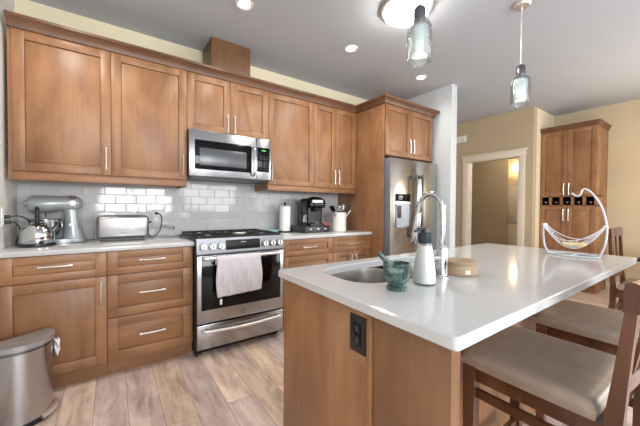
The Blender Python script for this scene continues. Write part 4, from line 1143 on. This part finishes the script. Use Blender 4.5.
# white refrigerator in the room beyond
t = thing('upright_freezer', (7.7, -0.76, 0), 'white refrigerator seen through the doorway in the far room', 'refrigerator')
G().box(7.42, 8.05, -1.02, -0.26, 0.02, 1.66, 0.008).build('body', TRIMW, t)
d = G().box(7.37, 7.418, -1.02, -0.26, 0.90, 1.66, 0.012).build('door', TRIMW, t)
G().box(7.33, 7.372, -0.40, -0.375, 0.94, 1.05, 0.006).build('handle', NICKEL, d)
G().box(7.37, 7.418, -1.02, -0.26, 0.06, 0.885, 0.012).build('door', TRIMW, t)
t = thing('wall_sconce', (8.25, -0.10, 1.9), 'bright warm lamp glowing high in the room beyond the doorway', 'lamp')
G().cyl((8.299, -0.10, 2.12), (8.26, -0.10, 2.12), 0.05).build('backplate', NICKEL, t)
G().sph((8.20, -0.10, 2.14), (0.07, 0.07, 0.085)).build('shade', BULB, t)

# ------------------------------------------------------------------ trash can
ca = radians(30)
MBIN = Matrix.Translation((0.158, -0.825, 0)) @ Matrix.Rotation(ca, 4, 'Z')
def dshape(s=1.0, n=24, rx=0.152, ry=0.155):
    out = [(-rx*s, 0.0), ]
    out = []
    for k in range(n+1):
        a = pi+pi*k/n; out.append((rx*s*cos(a), 0.02+ry*s*sin(a)))
    out += [(rx*s*0.98, 0.045), (rx*s*0.9, 0.055), (-rx*s*0.9, 0.055), (-rx*s*0.98, 0.045)]
    return out
t = thing('trash_can', (0.172, -0.835, 0), 'half-round stainless step trash can in front of the left base cabinet', 'trash can')
G().prism(dshape(0.985), 0.0005, 0.028, 0.003).build('base', BLACK, t, MBIN)
bd = G().prism(dshape(0.97), 0.028, 0.415, 0.002, top_scale=1.0).build('body', STEELV, t, MBIN)
G().prism(dshape(1.0), 0.408, 0.424, 0.002).build('rim', STEELD, t, MBIN)
lid = G().prism(dshape(1.03), 0.425, 0.452, 0.010, top_scale=0.99).build('lid', LIDM, t, MBIN)
g = G()
aa = [radians(x) for x in range(285, 346, 6)]
g.loft([[(0.152*k_*cos(a), 0.02+0.155*k_*sin(a), z_) for (k_, z_) in ((0.98, 0.016), (1.10, 0.018), (1.10, 0.034), (0.98, 0.040))] for a in aa])
g.build('pedal', NICKEL, t, MBIN)
ae = radians(312); 
ME = MBIN @ Matrix.Translation((0.152*0.97*cos(ae), 0.02+0.155*0.97*sin(ae), 0.235)) @ Matrix.Rotation(ae+radians(90), 4, 'Z')
g = G(); g.tube([(0.012*sin(2*pi*k/20), -0.0015, 0.012*cos(2*pi*k/20)) for k in range(20)], 0.0012, 5, closed=True); g.tube([(-0.006, -0.0015, -0.005), (0, -0.0015, 0.007), (0.006, -0.0015, -0.005)], 0.001, 5)
g.build('emblem', STEELD, t, ME)
g = G(); bmesh.ops.create_icosphere(g.bm, subdivisions=3, radius=1)
ab = radians(343)
for v in g.bm.verts:
    q = v.co.copy(); n_ = 1+0.14*sin(q.x*5+q.z*6)+0.10*sin(q.y*9-q.z*4)
    v.co = Vector((q.x*0.014*n_, q.y*0.042*n_, q.z*0.052*n_-0.012*q.z*q.z))
o = g.build('trash_bag', BAG, None, MBIN @ Matrix.Translation((0.152*1.075*cos(ab), 0.02+0.155*1.075*sin(ab), 0.358)) @ Matrix.Rotation(ab, 4, 'Z'))
tag(o, 'white trash bag edge hanging out of the steel trash can', 'bag')

# ------------------------------------------------------------------ lamps
def point(name, loc, power, color, size=0.05):
    l = bpy.data.lights.new(name, 'POINT'); l.energy = power; l.color = color; l.shadow_soft_size = size
    o = bpy.data.objects.new(name, l); COL.objects.link(o); o.location = loc; return o
DLP = {0.34: 34, 1.416: 22, 2.488: 19, 3.575: 15}
WARM = (1.0, 0.88, 0.72)
# recessed downlights
dl = thing('downlight', (1.416, -0.91, H-0.004), 'round recessed ceiling downlight above the range', 'downlight', 'recessed ceiling downlights')
c_ = (1.416, -0.91, H-0.004)
G().lathe([(0.044, -0.001), (0.062, -0.006), (0.066, 0.002), (0.044, 0.003)], c_, 32).build('trim_ring', WHITEP, dl)
G().lathe([(0, -0.0015), (0.044, -0.0015), (0.044, 0.003), (0, 0.003)], c_, 32).build('lens', LAMPR, dl)
for x, lb in ((0.34, 'round recessed ceiling downlight above the kettle in the left corner'), (2.488, 'round recessed ceiling downlight above the coffee maker counter'), (3.575, 'round recessed ceiling downlight in front of the refrigerator')):
    d2 = copy_tree(dl); d2.location = (x, -0.91, H-0.004); d2['label'] = lb
for x in (0.34, 1.416, 2.488, 3.575):
    l = bpy.data.lights.new('downlight_beam', 'SPOT'); l.energy = DLP[x]; l.color = (1.0, 0.93, 0.82); l.spot_size = radians(150); l.spot_blend = 0.8; l.shadow_soft_size = 0.05
    o = bpy.data.objects.new('downlight_beam', l); COL.objects.link(o); o.location = (x, -0.91, H-0.03)
# flush ceiling light
cl = (2.45, -1.60, H)
t = thing('ceiling_light', cl, 'large glowing flush ceiling light above the island', 'ceiling light')
G().lathe([(0, -0.001), (0.19, -0.001), (0.195, -0.012), (0.185, -0.028), (0.17, -0.03), (0, -0.03)], cl, 40).build('ceiling_pan', NICKEL, t)
G().lathe([(0.172, -0.028), (0.168, -0.045), (0.13, -0.075), (0.07, -0.092), (0, -0.097)], cl, 40).build('glass_dome', LAMPW, t)
# pendants
def pendant(x, y):
    zb = 1.995
    t = thing('pendant_lamp', (x, y, zb), '', 'pendant lamp', 'glass pendant lamps over the island')
    c = (x, y, zb)
    G().lathe([(0, 0.755), (0.058, 0.755), (0.060, 0.748), (0.05, 0.735), (0.012, 0.728), (0, 0.728)], c, 32).build('canopy', NICKEL, t)
    G().cyl((x, y, zb+0.30), (x, y, zb+0.73), 0.0045, None, 12).build('stem', NICKEL, t)
    G().lathe([(0, 0.305), (0.008, 0.303), (0.022, 0.295), (0.032, 0.282), (0.032, 0.212), (0.026, 0.195), (0, 0.195)], c, 28).build('socket', STEELD, t)
    G().lathe([(0.0335, 0.222), (0.038, 0.215), (0.056, 0.200), (0.065, 0.180), (0.067, 0.150), (0.067, 0.004), (0.065, 0.0), (0.0635, 0.004), (0.0635, 0.150), (0.0615, 0.178), (0.053, 0.196), (0.036, 0.211), (0.0335, 0.214), (0.0335, 0.222)], c, 40).build('glass_shade', GLASS, t)
    G().lathe([(0.0, 0.190), (0.044, 0.188), (0.046, 0.184), (0.046, 0.035), (0.044, 0.033), (0.044, 0.182), (0, 0.185)], c, 36).build('inner_diffuser', FROST, t)
    return t
p1 = pendant(1.965, -2.085); p1['label'] = 'clear glass pendant lamp in front of the flush ceiling light'
p2 = copy_tree(p1); p2.location = (3.13, -2.13, 1.985); p2['label'] = 'farther glass pendant lamp hanging left of the pantry cabinet'
for x, y in ((1.965, -2.085), (3.13, -2.13)): point('pendant_bulb', (x, y, 1.985+0.10), 0.3, WARM, 0.03)
# chandelier over the dining table
t = thing('dining_pendant', (5.3, -2.95, 1.62), 'row of three warm glass lamps hanging over the dining table', 'pendant lamp')
G().cyl((5.3, -2.95, 1.95), (5.3, -2.95, H), 0.007).box(4.95, 5.65, -2.965, -2.935, 1.93, 1.955, 0.004).lathe([(0, H-0.02), (0.07, H-0.02), (0.07, H), (0, H)], (5.3, -2.95, 0)).build('frame', NICKEL, t)
for x in (5.0, 5.3, 5.6):
    s_ = G().cyl((x, -2.95, 1.95), (x, -2.95, 1.82), 0.012).build('socket', NICKEL, t)
    G().lathe([(0, 0.20), (0.04, 0.19), (0.062, 0.12), (0.066, 0.0), (0, 0.0)], (x, -2.95, 1.62), 28).build('lamp_shade', BULB, t)
point('dining_glow', (5.3, -2.75, 1.55), 9, WARM, 0.15)
point('far_room_glow', (6.75, -0.85, 2.35), 17, WARM, 0.1)
point('hall_glow', (5.0, 1.0, 2.4), 12, WARM, 0.15)
